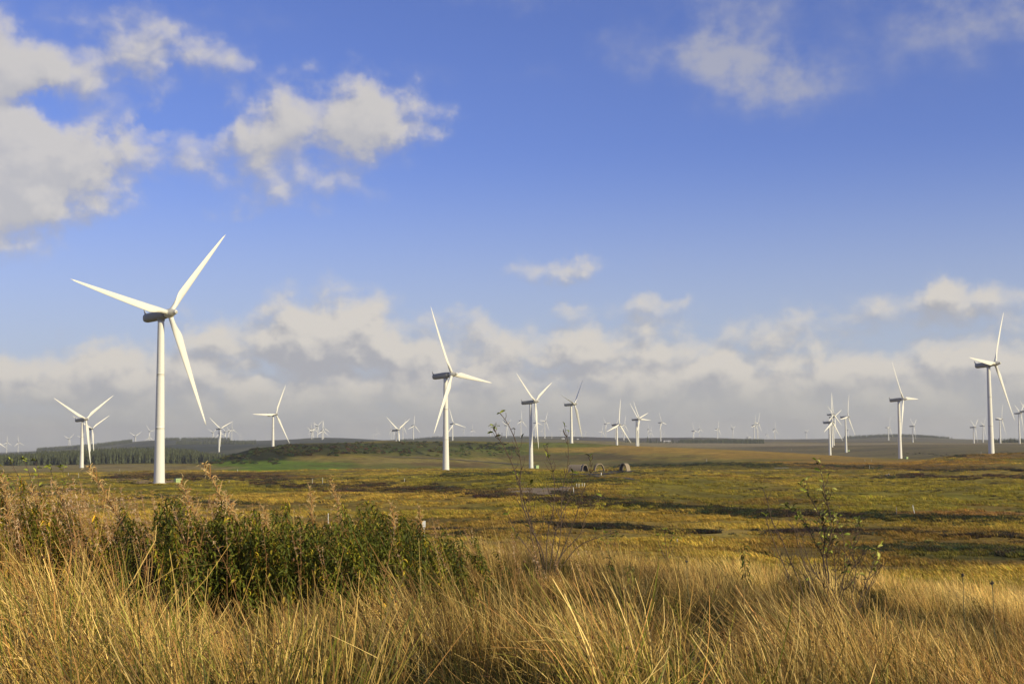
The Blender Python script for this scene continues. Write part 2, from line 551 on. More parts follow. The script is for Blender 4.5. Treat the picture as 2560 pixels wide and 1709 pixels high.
def height(x, y):
    """ground height at world x, y (arrays)"""
    x = np.asarray(x, float); y = np.asarray(y, float)
    r = np.maximum(np.hypot(x, y), 1.0)
    az = np.arctan2(x, y)
    px = np.where(np.abs(az) < 1.2, 1280 + FPX * np.tan(np.clip(az, -1.2, 1.2)), np.sign(az) * 9e3)
    u = np.clip((px - XF[0]) / 8.0, 0, len(XF) - 1.001); i = u.astype(int); fu = u - i
    l = np.clip((np.log(r) - LR[0]) / (LR[1] - LR[0]), 0, len(LR) - 1.001); j = l.astype(int); fl = l - j
    s = (TAB[i, j] * (1 - fl) + TAB[i, j + 1] * fl) * (1 - fu) + (TAB[i + 1, j] * (1 - fl) + TAB[i + 1, j + 1] * fl) * fu
    # behind the camera the land stays level with the near ground
    back = np.clip((np.abs(az) - .7) / .8, 0, 1)
    s = s * (1 - back) + (-np.minimum(1.68 + r * .006, 16 + 0 * r) / r) * back
    z = EZ + s * r

    def win(a, b, c, d):
        return np.clip((r - a) / (b - a), 0, 1) * np.clip((d - r) / (d - c), 0, 1)
    z = z + win(2, 6, 40, 80) * (.07 * vnoise(x / 1.7, y / 1.7, 3) + .10 * vnoise(x / 5., y / 5., 4))
    z = z + win(60, 160, 500, 1100) * .42 * fbm(x, y, 15, 2, 11)
    z = z + win(90, 260, 1200, 2300) * .85 * fbm(x, y, 60, 2, 21)
    z = z + win(900, 2600, 9000, 14000) * 3.2 * fbm(x, y, 420, 3, 31)
    return z


def gz(x, y):
    return float(height(np.array([x]), np.array([y]))[0])


_RS = np.exp(np.linspace(math.log(3), math.log(14000), 2600))


def ground_at(px, py):
    """first point where the line of sight through the photograph's pixel meets the ground"""
    d = ray(px, py); h = math.hypot(d.x, d.y)
    xs = d.x / h * _RS; ys = d.y / h * _RS; zs = EZ + d.z / h * _RS
    g = height(xs, ys)
    k = np.argmax(zs <= g)
    if zs[k] > g[k]: k = len(_RS) - 1
    return Vector((xs[k], ys[k], g[k]))


def project(x, y, z):
    dz = z - EZ
    c = x * fwd.x + y * fwd.y + dz * fwd.z
    a = x * rt.x + y * rt.y + dz * rt.z
    b = x * up.x + y * up.y + dz * up.z
    c = np.maximum(c, 1e-3)
    return 1280 + FPX * a / c, 854.5 - FPX * b / c


# what grows where: (x, y, half width, half height, colour, strength, nearest, farthest)
ZONES = [
 (1430, 1323, 330, 5, (.42, .31, .10), 1., 100, 260),
 (1770, 1328, 90, 14, (.36, .27, .085), .9, 100, 260),
 (1180, 1225, 500, 7, (.10, .065, .026), .7, 250, 700),
 (700, 1163, 190, 17, (.14, .21, .025), 1., 900, 1400),
 (560, 1190, 260, 10, (.10, .06, .03), .7, 500, 1200),
 (160, 1170, 420, 9, (.26, .20, .10), 1., 1080, 2600),
 (480, 1150, 90, 10, (.05, .055, .022), 1., 1080, 1500),
 (620, 1135, 170, 17, (.030, .034, .014), 1., 1180, 1800),
 (850, 1121, 230, 15, (.050, .052, .018), 1., 1180, 1900),
 (1060, 1116, 180, 13, (.062, .068, .020), .9, 1300, 1900),
 (1235, 1116, 60, 9, (.022, .024, .010), 1., 1300, 1900),
 (1110, 1132, 260, 12, (.085, .095, .026), .7, 1200, 1800),
 (980, 1150, 260, 9, (.24, .19, .075), .8, 1000, 1500),
 (1000, 1165, 260, 7, (.13, .14, .035), .7, 950, 1400),
 (1130, 1160, 120, 8, (.16, .10, .05), .7, 1000, 1500),
 (1380, 1120, 220, 16, (.13, .150, .024), .9, 1200, 2000),
 (1420, 1143, 200, 9, (.13, .095, .045), .7, 1100, 1800),
 (1480, 1158, 260, 8, (.17, .145, .055), .6, 800, 1500),
 (1750, 1124, 420, 11, (.36, .225, .052), 1., 1100, 1900),
 (2000, 1140, 260, 9, (.31, .19, .045), .9, 1000, 1900),
 (1800, 1163, 260, 10, (.10, .09, .025), .9, 600, 1300),
 (2250, 1158, 330, 9, (.30, .18, .045), .9, 700, 1500),
 (2500, 1140, 120, 10, (.22, .135, .045), .9, 700, 1100),
 (2250, 1168, 300, 7, (.12, .075, .03), .8, 500, 1200),
 (2300, 1225, 330, 34, (.205, .175, .032), .8, 250, 700),
 (1750, 1225, 200, 30, (.185, .160, .030), .8, 250, 700),
 (1250, 1205, 240, 22, (.16, .145, .025), .7, 350, 900),
 (500, 1218, 330, 22, (.19, .160, .027), .8, 300, 900),
 (900, 1250, 420, 22, (.27, .190, .050), .9, 200, 600),
 (1500, 1293, 380, 16, (.29, .200, .050), .9, 170, 420),
 (2250, 1360, 420, 40, (.20, .130, .040), .95, 100, 260),
 (2450, 1385, 220, 18, (.10, .095, .020), .9, 90, 200),
 (1700, 1330, 300, 8, (.34, .25, .08), .9, 120, 260),
 (2400, 1284, 200, 7, (.24, .135, .055), .9, 200, 400),
 (1000, 1320, 700, 25, (.19, .125, .04), .8, 100, 260),
]


def tone(x, y, z):
    r = np.hypot(x, y)
    n1 = .5 + .5 * fbm(x, y, 70, 3, 41) / 1.6
    n2 = .5 + .5 * fbm(x, y, 16, 3, 51) / 1.6
    tan_ = np.array((.29, .215, .055)); ol = np.array((.200, .168, .032)); br = np.array((.16, .105, .036))
    w = np.clip((n1 - .42) * 6, 0, 1)[..., None]
    c = tan_ * (1 - w) + ol * w
    w = np.clip((n2 - .56) * 6, 0, 1)[..., None] * .8
    c = c * (1 - w) + br * w
    # dark heather moor between the brown rise and the far hills, on the right
    px, py = project(x, y, z)
    side = np.clip((px - 1650) / 250, 0, 1)
    w = (np.clip((r - 1400) / 250, 0, 1) * np.clip((3500 - r) / 300, 0, 1) * side)[..., None]
    stripe = (.5 + .5 * fbm(x * .35, y, 120, 3, 61) / 1.6)[..., None]
    c = c * (1 - w) + (np.array((.105, .084, .034)) * (1 - stripe) + np.array((.20, .155, .065)) * stripe) * w
    w = (np.clip((r - 3150) / 300, 0, 1) * np.clip((4300 - r) / 300, 0, 1) * np.clip((px - 1500) / 200, 0, 1))[..., None]
    c = c * (1 - w) + np.array((.27, .21, .11)) * w
    w = (np.clip((r - 4200) / 500, 0, 1))[..., None]
    n3 = np.clip((.5 + .5 * fbm(x, y * .4, 500, 4, 71) / 1.7 - .45) * 5, 0, 1)[..., None]
    c = c * (1 - w) + (np.array((.060, .052, .036)) * (1 - n3) + np.array((.155, .135, .075)) * n3) * w
    w = (np.clip((r - 2500) / 400, 0, 1) * np.clip((1500 - px) / 200, 0, 1))[..., None]
    c = c * (1 - w) + (np.array((.050, .058, .034)) * (1 - n3) + np.array((.13, .125, .07)) * n3) * w
    jx = 26 * vnoise(x / 40, y / 40, 81) + 10 * vnoise(x / 12, y / 12, 82); jy = 3.5 * vnoise(x / 25, y / 25, 83)
    for (zx, zy, rx, ry, col, s, r0, r1) in ZONES:
        d2 = ((px + jx - zx) / rx) ** 2 + ((py + jy - zy) / ry) ** 2
        w = np.clip((1.25 - d2) / .5, 0, 1) * s * ((r > r0) & (r < r1) & (y > 0))
        c = c * (1 - w[..., None]) + np.array(col) * w[..., None]
    # the near field: dry grass and its litter, colour darkened for shaded gaps between tussocks
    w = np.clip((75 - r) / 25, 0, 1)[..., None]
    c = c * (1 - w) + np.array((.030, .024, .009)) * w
    c[..., 2] *= np.interp(r, [0, 1500, 3500], [.66, .72, 1])
    c[..., 1] *= np.interp(r, [0, 60, 900, 1500], [1, .97, .97, 1])
    return c


def build_terrain():
    az = np.concatenate([np.arange(-180, -26, 5.0), np.linspace(-26, 26, 700), np.arange(30, 180, 5.0)])
    rr = np.exp(np.linspace(math.log(.8), math.log(14000), 760))
    A, RR = np.meshgrid(np.radians(az), rr)
    X = RR * np.sin(A); Y = RR * np.cos(A)
    Z = height(X.ravel(), Y.ravel()).reshape(X.shape)
    nr, na = X.shape
    V = np.stack([X, Y, Z], -1).reshape(-1, 3)
    C = tone(V[:, 0], V[:, 1], V[:, 2])
    idx = np.arange(nr * na).reshape(nr, na)
    nx = np.roll(idx, -1, axis=1)
    F = np.stack([idx[:-1], nx[:-1], nx[1:], idx[1:]], -1).reshape(-1, 4)[:, ::-1]
    V = np.vstack([V, [[0, 0, gz(0, .5)]]]); C = np.vstack([C, C[:1]])
    # close the small ring under the camera
    c = len(V) - 1
    Ft = np.stack([idx[0], nx[0], np.full(na, c), np.full(na, c)], -1)
    me = mesh_np('moorland', V, F, [M_ground], True, C)
    o = link('moorland', me)
    tag(o, kind='structure')
    mb = [(V[a], V[b], V[c]) for a, b in zip(idx[0], nx[0])]
    return o


terrain = build_terrain()


# ------------------------------------------------------------------ instancing for what nobody could count
def proto_collection(name, meshes):
    c = bpy.data.collections.new(name)
    for i, me in enumerate(meshes):
        o = bpy.data.objects.new('%s_%02d' % (name, i), me)
        c.objects.link(o)
    return c


def scatter(name, coll, n_var, P, rot, scl, tint, label=None):
    """one object of kind 'stuff': points that carry the plants of coll"""
    P = np.asarray(P, np.float32)
    me = bpy.data.meshes.new(name)
    me.vertices.add(len(P)); me.vertices.foreach_set('co', P.ravel())
    a = me.attributes.new('turn', 'FLOAT_VECTOR', 'POINT'); a.data.foreach_set('vector', np.asarray(rot, np.float32).ravel())
    a = me.attributes.new('size', 'FLOAT_VECTOR', 'POINT')
    scl = np.asarray(scl, np.float32)
    if scl.ndim == 1: scl = np.repeat(scl[:, None], 3, 1)
    a.data.foreach_set('vector', np.ascontiguousarray(scl).ravel())
    a = me.attributes.new('pick', 'INT', 'POINT')
    pk = n_var if isinstance(n_var, np.ndarray) else rng.integers(0, n_var, len(P))
    a.data.foreach_set('value', pk.astype(np.int32))
    a = me.attributes.new('tint', 'FLOAT_COLOR', 'POINT')
    cc = np.ones((len(P), 4), np.float32); cc[:, :3] = tint
    a.data.foreach_set('color', cc.ravel())
    o = link(name, me)
    ng = bpy.data.node_groups.new(name, 'GeometryNodeTree')
    ng.interface.new_socket('Geometry', in_out='INPUT', socket_type='NodeSocketGeometry')
    ng.interface.new_socket('Geometry', in_out='OUTPUT', socket_type='NodeSocketGeometry')
    N = ng.nodes; L = ng.links
    gi = N.new('NodeGroupInput'); go = N.new('NodeGroupOutput')
    ci = N.new('GeometryNodeCollectionInfo'); ci.inputs['Collection'].default_value = coll
    ci.inputs['Separate Children'].default_value = True
    ci.inputs['Reset Children'].default_value = True
    ip = N.new('GeometryNodeInstanceOnPoints'); ip.inputs['Pick Instance'].default_value = True

    def attr(nm, typ):
        nd = N.new('GeometryNodeInputNamedAttribute'); nd.data_type = typ; nd.inputs['Name'].default_value = nm
        return nd.outputs['Attribute']
    mp = N.new('GeometryNodeMeshToPoints')
    L.new(gi.outputs[0], mp.inputs['Mesh'])
    L.new(mp.outputs[0], ip.inputs['Points'])
    L.new(ci.outputs[0], ip.inputs['Instance'])
    L.new(attr('pick', 'INT'), ip.inputs['Instance Index'])
    L.new(attr('turn', 'FLOAT_VECTOR'), ip.inputs['Rotation'])
    L.new(attr('size', 'FLOAT_VECTOR'), ip.inputs['Scale'])
    L.new(ip.outputs[0], go.inputs[0])
    md = o.modifiers.new('scatter', 'NODES'); md.node_group = ng
    tag(o, label, kind='stuff')
    return o


# ------------------------------------------------------------------ grass tussocks
STRAW = [(.64, .43, .135), (.50, .32, .085), (.78, .56, .20), (.33, .20, .055), (.60, .42, .135), (.40, .26, .075), (.46, .24, .075)]
GREENS = [(.13, .15, .018), (.22, .21, .028), (.09, .11, .014), (.32, .28, .05)]
BROWN = [(.20, .10, .035), (.14, .07, .03)]


def tussock(name, n, length, radius, lean, spread, width, pal, seg=5, heads=0.0, droop=.5, seed=0, flat=0.0):
    r_ = random.Random(seed)
    V = []; F = []; C = []
    for b in range(n):
        a = r_.uniform(0, 6.283); q = radius * math.sqrt(r_.random())
        p = Vector((q * math.cos(a), q * math.sin(a), -.03))
        ln = length * r_.uniform(.5, 1.1)
        # direction: up, leaning downwind (-X), fanned out from the middle
        d = Vector((-lean * r_.uniform(.3, 1.6) + spread * r_.gauss(0, 1) + math.cos(a) * spread * .3,
                    spread * r_.gauss(0, .8) + math.sin(a) * spread * .3, 1.0))
        stray = r_.random() < .17
        if stray:
            aa = r_.uniform(0, 6.283); d = Vector((math.cos(aa) * r_.uniform(.3, 1.3), math.sin(aa) * r_.uniform(.3, 1.3), 1.0))
        if r_.random() < flat: d.z = r_.uniform(.15, .5); d.x = -abs(d.x) * r_.choice([1, 1, -1])
        d.normalize()
        bend = Vector((-r_.uniform(.1, 1) * droop, r_.gauss(0, .25) * droop, -r_.uniform(0, 1) * droop))
        wd = Vector((r_.gauss(0, 1) + .6, r_.gauss(0, 1), 0)); wd = (wd - d * wd.dot(d)).normalized()
        w = width * r_.choice([r_.uniform(.5, 1.0), r_.uniform(.8, 1.5)])
        kink = r_.random() < .16; kd = Vector((r_.gauss(-.8, .7), r_.gauss(0, .7), -.7))
        col = Vector(pal[r_.randrange(len(pal))]) * r_.uniform(.75, 1.2)
        basec = Vector(GREENS[r_.randrange(4)]) if r_.random() < .6 else Vector(BROWN[r_.randrange(2)])  # foot colour
        base = len(V)
        for i in range(seg + 1):
            t = i / seg
            ww = w * (1 - .62 * t)
            V.append(p - wd * ww * .5); V.append(p + wd * ww * .5)
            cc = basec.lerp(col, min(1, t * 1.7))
            C.append(tuple(cc)); C.append(tuple(cc))
            dd = (d + bend * t * t * 1.2 + (kd if kink and t > .55 else Vector((0, 0, 0)))).normalized()
            p = p + dd * (ln / seg)
            if r_.random() < heads and abs(t - .8) < .12:
                k = len(V); s = r_.uniform(.004, .008); hc = tuple(Vector(BROWN[r_.randrange(2)]))
                o = p + Vector((s, 0, 0))
                for vv in ((s, 0, 0), (-s, 0, 0), (0, s, 0), (0, -s, 0), (0, 0, s * 1.6), (0, 0, -s * 1.4)):
                    V.append(o + Vector(vv)); C.append(hc)
                HF.append((k, base))
                for (x, y, z) in ((0, 2, 4), (2, 1, 4), (1, 3, 4), (3, 0, 4), (2, 0, 5), (1, 2, 5), (3, 1, 5), (0, 3, 5)):
                    F.append((k + x, k + y, k + z))
                # keep the ribbon indices contiguous by rebuilding its last pair
                V.append(V[k - 2]); V.append(V[k - 1]); C.append(C[k - 2]); C.append(C[k - 1])
            rib = len(V) - 2
            if i > 0: F.append((prev, prev + 1, rib + 1, rib))
            prev = rib
    return mesh_np(name, np.array([tuple(v) for v in V]), F, [M_blade], False, np.array(C))


HF = []
T = []
for k in range(6):      # 0-5 tall straw rush, leaning
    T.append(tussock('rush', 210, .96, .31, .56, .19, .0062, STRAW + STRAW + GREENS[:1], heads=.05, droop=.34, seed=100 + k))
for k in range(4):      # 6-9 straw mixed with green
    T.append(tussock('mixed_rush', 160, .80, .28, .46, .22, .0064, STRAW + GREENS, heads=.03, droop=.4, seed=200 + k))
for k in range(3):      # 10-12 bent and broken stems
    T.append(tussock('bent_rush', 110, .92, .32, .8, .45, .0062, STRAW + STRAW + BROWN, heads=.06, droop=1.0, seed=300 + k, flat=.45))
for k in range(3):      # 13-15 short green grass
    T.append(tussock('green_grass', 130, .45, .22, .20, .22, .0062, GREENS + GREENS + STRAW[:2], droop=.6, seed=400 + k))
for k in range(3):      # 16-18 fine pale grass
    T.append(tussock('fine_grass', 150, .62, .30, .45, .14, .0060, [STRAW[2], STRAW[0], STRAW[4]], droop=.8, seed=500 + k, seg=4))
GRASS = proto_collection('grass_plants', T)


def wedge_points(r0, r1, dens, half=R(23.5), seed=1):
    g = np.random.default_rng(seed)
    n = int(dens * half * (r1 * r1 - r0 * r0))
    r = np.sqrt(g.uniform(r0 * r0, r1 * r1, n)); a = g.uniform(-half, half, n)
    return r * np.sin(a), r * np.cos(a), r


def on_ground(x, y):
    return np.stack([x, y, height(x, y)], -1)


def thicket_mask(px, r):
    """where the willowherb stands thick"""
    return ((px > 300) & (px < 1230) & (r > 10.2) & (r < 16.5)) | ((px < 330) & (r > 12.2) & (r < 18))


def build_grass():
    # tall leaning tussocks stand apart; short grass and litter fill the gaps between them
    x1, y1, r1 = wedge_points(3.0, 13, 6.2, R(26), 1)
    x2, y2, r2 = wedge_points(13, 30, 5.5, R(24), 2)
    x3, y3, r3 = wedge_points(30, 62, 5, R(23), 3)
    x4, y4, r4 = wedge_points(2.6, 24, 11, R(26), 4)
    x = np.concatenate([x1, x2, x3]); y = np.concatenate([y1, y2, y3]); r = np.hypot(x, y)
    gap = fbm(x, y, 1.9, 2, 97)
    keep = (gap > -.35) | (rng.random(len(x)) < .15) | (r > 20)
    x, y, r = x[keep], y[keep], r[keep]
    nt = len(x)
    x = np.concatenate([x, x4]); y = np.concatenate([y, y4]); r = np.hypot(x, y)
    tall = np.arange(len(x)) < nt
    P = on_ground(x, y); n = len(x)
    px, py = project(P[:, 0], P[:, 1], P[:, 2])
    m1 = fbm(x, y, 4.0, 2, 91); m2 = fbm(x, y, 1.6, 2, 92); m3 = fbm(x, y, 9., 2, 93)
    pick = rng.integers(0, 6, n)
    mix = (m1 > .25) | ((px > 2150) & (r < 9) & (m2 > -.2)) | ((px < 500) & (r < 5.6) & (m2 > .1))
    pick = np.where(mix, rng.integers(6, 10, n), pick)
    pick = np.where((m2 > .6) | (rng.random(n) < .12), rng.integers(10, 13, n), pick)
    fine = ((r > 18) & (px > 700) & (rng.random(n) < .8)) | (r > 30)
    pick = np.where(fine, rng.integers(16, 19, n), pick)
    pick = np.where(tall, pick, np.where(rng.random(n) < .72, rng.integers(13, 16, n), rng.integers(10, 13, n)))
    prof = np.where((px < 420) & (r > 6.5) & (r < 12), 1.25, 1.0) * np.interp(r, [3, 7, 9.5, 12, 17, 19, 25, 62], [1.0, 1.0, .82, .62, .60, .85, .85, .8])
    s = rng.uniform(.6, 1.12, n) * (1 + .25 * m2) * prof
    s = np.where(tall, s, rng.uniform(.5, .95, n) * np.where(pick >= 13, 1, .5))
    inth = thicket_mask(px, r)
    s = s * np.where(inth, .6, 1)
    s = s * np.where((px > 330) & (px < 1120), np.interp(r, [6.5, 8, 11.2, 11.6], [1, .74, .60, 1]), 1)
    s = s * np.where(tall & (np.abs(px - 1385) < 110) & (r > 5.5) & (r < 15), .62, 1)
    rot = np.stack([rng.normal(0, .2, n), rng.normal(0, .22, n), rng.normal(0, .9, n)], -1)
    dk = fbm(x, y, 1.1, 1, 99)
    t = 1 + .18 * m3
    warm = np.stack([t * 1.0, t * 1.0, t * .95], -1) * np.where(tall, np.where(r > 17, 1.5, 1.12), .24)[:, None]  # short grass between tussocks darkened in colour to stand for shaded gaps
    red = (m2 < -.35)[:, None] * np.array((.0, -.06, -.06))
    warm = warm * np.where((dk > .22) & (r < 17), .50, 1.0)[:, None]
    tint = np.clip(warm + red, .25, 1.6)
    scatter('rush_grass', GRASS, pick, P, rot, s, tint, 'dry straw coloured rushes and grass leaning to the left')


build_grass()


# moor tufts on the farther ground
def tuft(name, n, h, rad, w, seed, up_=1.0):
    r_ = random.Random(seed); V = []; F = []; C = []
    for b in range(n):
        a = r_.uniform(0, 6.283); q = rad * math.sqrt(r_.random())
        p = Vector((q * math.cos(a), q * math.sin(a), -.05))
        d = Vector((math.cos(a) * .5 * q / rad - .25 + r_.gauss(0, .2), math.sin(a) * .5 * q / rad + r_.gauss(0, .2), up_)).normalized()
        wd = Vector((r_.gauss(0, 1), r_.gauss(0, 1), 0)).normalized()
        ln = h * r_.uniform(.5, 1.15); k = len(V)
        c = Vector((1, 1, 1)) * r_.uniform(.75, 1.3)
        if r_.random() < .3: c = Vector((c.x * .7, c.y * .95, c.z * .7))
        mid = p + d * ln * .55; end = mid + (d + Vector((-.5, 0, -.35))).normalized() * ln * .45
        V += [p - wd * w, p + wd * w, mid + wd * w * .7, mid - wd * w * .7, end]
        C += [tuple(c * .8)] * 2 + [tuple(c)] * 3
        F += [(k, k + 1, k + 2, k + 3), (k + 3, k + 2, k + 4)]
    return mesh_np(name, np.array([tuple(v) for v in V]), F, [M_moor], False, np.array(C))


MT = [tuft('moor_tuft', 34, .42, .34, .022, 600 + k) for k in range(5)]
MOOR = proto_collection('moor_plants', MT)
HT = [tuft('heather', 60, .55, .60, .045, 700 + k, .7) for k in range(4)]
HEATH = proto_collection('heather_plants', HT)


def build_moor():
    xs = []; ys = []
    for (a, b, d, sd_) in ((50, 120, 2.6, 5), (120, 260, 1.0, 6), (260, 520, .30, 7), (520, 1000, .085, 8)):
        x, y, r = wedge_points(a, b, d, R(22.5), sd_); xs.append(x); ys.append(y)
    x = np.concatenate(xs); y = np.concatenate(ys); r = np.hypot(x, y)
    P = on_ground(x, y)
    m = fbm(x, y, 11, 3, 95)
    c = tone(x, y, P[:, 2])
    keep = rng.random(len(x)) < np.clip(.55 + 1.1 * m, .06, 1)
    x, y, r, P, m, c = x[keep], y[keep], r[keep], P[keep], m[keep], c[keep]
    n = len(x)
    s = rng.uniform(.7, 1.3, n) * (1 + .3 * m) * np.interp(r, [55, 120, 300, 1000], [1.1, 1.3, 1.75, 2.6])
    near = np.clip((95 - r) / 25, 0, 1)[:, None]
    c = c * (1 - near) + np.array((.62, .44, .13)) * near
    tint = c * np.array((1.50, 1.37, 1.20)) * (rng.uniform(.7, 1.3, n) * np.clip(1 + .40 * m, .5, 1.5))[:, None]
    rot = np.stack([rng.normal(0, .1, n), rng.normal(0, .1, n), rng.uniform(-1, 1, n)], -1)
    sc = np.stack([s * np.interp(r, [55, 1000], [1.1, 1.8]), s * 1.2, s * np.interp(r, [55, 300, 1000], [.9, .8, .6])], -1)
    scatter('moor_grass', MOOR, 5, P, rot, sc, tint, 'brown and olive tufts of moor grass across the middle ground')


build_moor()


def build_heather():
    """dark banks and ditch sides, each along a line on the ground"""
    bands = [  # polyline in the photograph, half thickness px, plants, colour
        ([(900, 1214), (1080, 1222), (1180, 1232), (1260, 1240)], 7, 420, (.075, .048, .026)),
        ([(640, 1206), (760, 1216), (900, 1226)], 6, 330, (.085, .055, .030)),
        ([(270, 1192), (420, 1194), (560, 1190), (700, 1198)], 7, 460, (.070, .045, .026)),
        ([(1240, 1232), (1330, 1246), (1440, 1256), (1600, 1262)], 6, 420, (.080, .050, .026)),
        ([(1500, 1256), (1640, 1266), (1760, 1276), (1920, 1286)], 8, 620, (.045, .045, .016)),
        ([(1900, 1280), (2060, 1286), (2160, 1290)], 7, 330, (.055, .038, .020)),
        ([(2150, 1288), (2300, 1296), (2440, 1300), (2570, 1304)], 9, 620, (.042, .044, .016)),
        ([(1280, 1310), (1440, 1312), (1600, 1322), (1780, 1332)], 4, 380, (.040, .034, .016)),
        ([(1900, 1330), (2100, 1326), (2300, 1334), (2560, 1340)], 4, 320, (.050, .034, .018)),
        ([(2150, 1375), (2350, 1368), (2560, 1382)], 9, 420, (.055, .056, .018)),
        ([(1540, 1168), (1700, 1162), (1840, 1162), (1960, 1160)], 4, 320, (.045, .050, .016)),
        ([(1980, 1160), (2120, 1166), (2220, 1166)], 3, 160, (.055, .050, .022)),
        ([(2200, 1193), (2300, 1190), (2400, 1194), (2560, 1192)], 4, 220, (.085, .052, .028)),
        ([(2300, 1176), (2400, 1174), (2560, 1176)], 2, 120, (.050, .040, .022)),
        ([(2200, 1130), (2400, 1138), (2560, 1132)], 3, 120, (.050, .045, .020)),
        ([(1380, 1200), (1480, 1204), (1560, 1208)], 5, 220, (.060, .066, .020)),
        ([(1390, 1232), (1440, 1242), (1500, 1250)], 7, 200, (.060, .044, .022)),
        ([(1100, 1190), (1200, 1186), (1320, 1184)], 4, 200, (.055, .056, .020)),
        ([(0, 1238), (200, 1232), (420, 1244), (640, 1262)], 5, 300, (.09, .075, .028)),
        ([(1080, 1330), (1280, 1322)], 4, 140, (.05, .038, .018)),
    ]
    P = []; T_ = []; S = []
    for (pl, th, cnt, col) in bands:
        cnt = int(cnt * 1.5)
        seg = [math.dist(a, b) for a, b in zip(pl, pl[1:])]; tot = sum(seg)
        for _ in range(cnt):
            t = rnd.random() * tot; i = 0
            while t > seg[i] and i < len(seg) - 1: t -= seg[i]; i += 1
            f = t / seg[i]; a, b = pl[i], pl[i + 1]
            px = a[0] + (b[0] - a[0]) * f + rnd.gauss(0, 12); py = a[1] + (b[1] - a[1]) * f + rnd.gauss(0, th * .55) + 2 * math.sin(px / 37)
            q = ground_at(px, py); r = math.hypot(q.x, q.y)
            if r > 2300: continue
            P.append(tuple(q)); T_.append([c * 1.15 * rnd.uniform(.6, 1.4) for c in col])
            S.append(rnd.uniform(.6, 1.35) * np.interp(r, [100, 300, 900], [.75, 1.1, 1.8]))
    n = len(P)
    rot = np.stack([np.zeros(n), np.zeros(n), rng.uniform(0, 6.28, n)], -1)
    S = np.array(S); sc = np.stack([S * 1.5, S * 1.2, S], -1)
    scatter('heather_scrub', HEATH, 4, P, rot, sc, T_, 'dark heather and rushes along the ditches and banks')


build_heather()


def build_clumps():
    # single dark rush and heather clumps dotted over the moor
    x, y, r = wedge_points(75, 620, .055, R(22.5), 31)
    m = fbm(x, y, 34, 3, 131); keep = (rng.random(len(x)) < np.clip(.25 + 1.3 * m, .02, 1)) & (rng.random(len(x)) < np.interp(r, [75, 200, 620], [1, .8, .35]))
    x, y, r = x[keep], y[keep], r[keep]; P = on_ground(x, y); n = len(x)
    base = np.where(rng.random(n)[:, None] < .5, np.array([[.050, .052, .014]]), np.array([[.075, .048, .020]]))
    base = np.where(rng.random(n)[:, None] < .3, np.array([[.30, .24, .07]]), base)
    S = rng.uniform(.5, 1.1, n) * np.interp(r, [75, 200, 620], [.75, 1.0, 1.7])
    rot = np.stack([np.zeros(n), np.zeros(n), rng.uniform(0, 6.28, n)], -1)
    scatter('rush_clumps', HEATH, 4, P, rot, np.stack([S, S * .9, S * .85], -1), base * rng.uniform(.7, 1.3, n)[:, None], 'dark and pale rush clumps dotted over the moor')


build_clumps()


def bush_clump(name, n, seed):
    r_ = random.Random(seed); V = []; F = []; C = []
    for b in range(n):
        a = r_.uniform(0, 6.283); e = math.asin(r_.random()); q = r_.uniform(.65, 1.05)
        lob = 1 + .25 * math.sin(3 * a + seed) * math.cos(2 * e)
        c = Vector((math.cos(a) * math.cos(e), math.sin(a) * math.cos(e), math.sin(e) * .8)) * q * lob
        u = Vector((r_.gauss(0, 1), r_.gauss(0, 1), r_.gauss(0, 1))).normalized(); w = u.orthogonal().normalized()
        s = r_.uniform(.10, .22); k = len(V)
        V += [c - u * s - w * s * .6, c + u * s - w * s * .4, c + u * s * .7 + w * s * .7, c - u * s * .8 + w * s * .5]
        g = r_.uniform(.6, 1.5); C += [(g, g, g * .9)] * 4
        F.append((k, k + 1, k + 2, k + 3))
    return mesh_np(name, np.array([tuple(v) for v in V]), F, [M_moor], False, np.array(C))


BUSH = proto_collection('gorse_plants', [bush_clump('gorse', 110, 800 + k) for k in range(4)])


def build_gorse():
    P = []; T_ = []; S = []
    areas = [(440, 700, 1122, 1160, 750, (.050, .054, .020)), (560, 760, 1112, 1140, 600, (.042, .046, .016)),
             (700, 1120, 1104, 1134, 1100, (.062, .060, .022)), (1170, 1290, 1106, 1124, 200, (.034, .036, .014)),
             (1000, 1300, 1110, 1140, 300, (.060, .070, .020)), (700, 850, 1106, 1140, 260, (.030, .033, .013))]
    for (x0, x1, y0, y1, cnt, col) in areas:
        for _ in range(cnt):
            px = rnd.uniform(x0, x1); py = rnd.uniform(y0, y1)
            if vn1(px / 22, py / 9) < -.15: continue
            q = ground_at(px, py); r = math.hypot(q.x, q.y)
            if r < 1120 or r > 1950: continue
            P.append(tuple(q)); T_.append([c * rnd.uniform(.9, 2.2) for c in col]); S.append(rnd.uniform(.7, 1.9))
    n = len(P); S = np.array(S)
    rot = np.stack([np.zeros(n), np.zeros(n), rng.uniform(0, 6.28, n)], -1)
    scatter('gorse_scrub', BUSH, 4, P, rot, np.stack([S * 1.3, S * 1.3, S], -1), T_, 'dark gorse and bracken covering the scarp')


def vn1(a, b):
    return float(vnoise(np.array([a]), np.array([b]), 5)[0])


build_gorse()


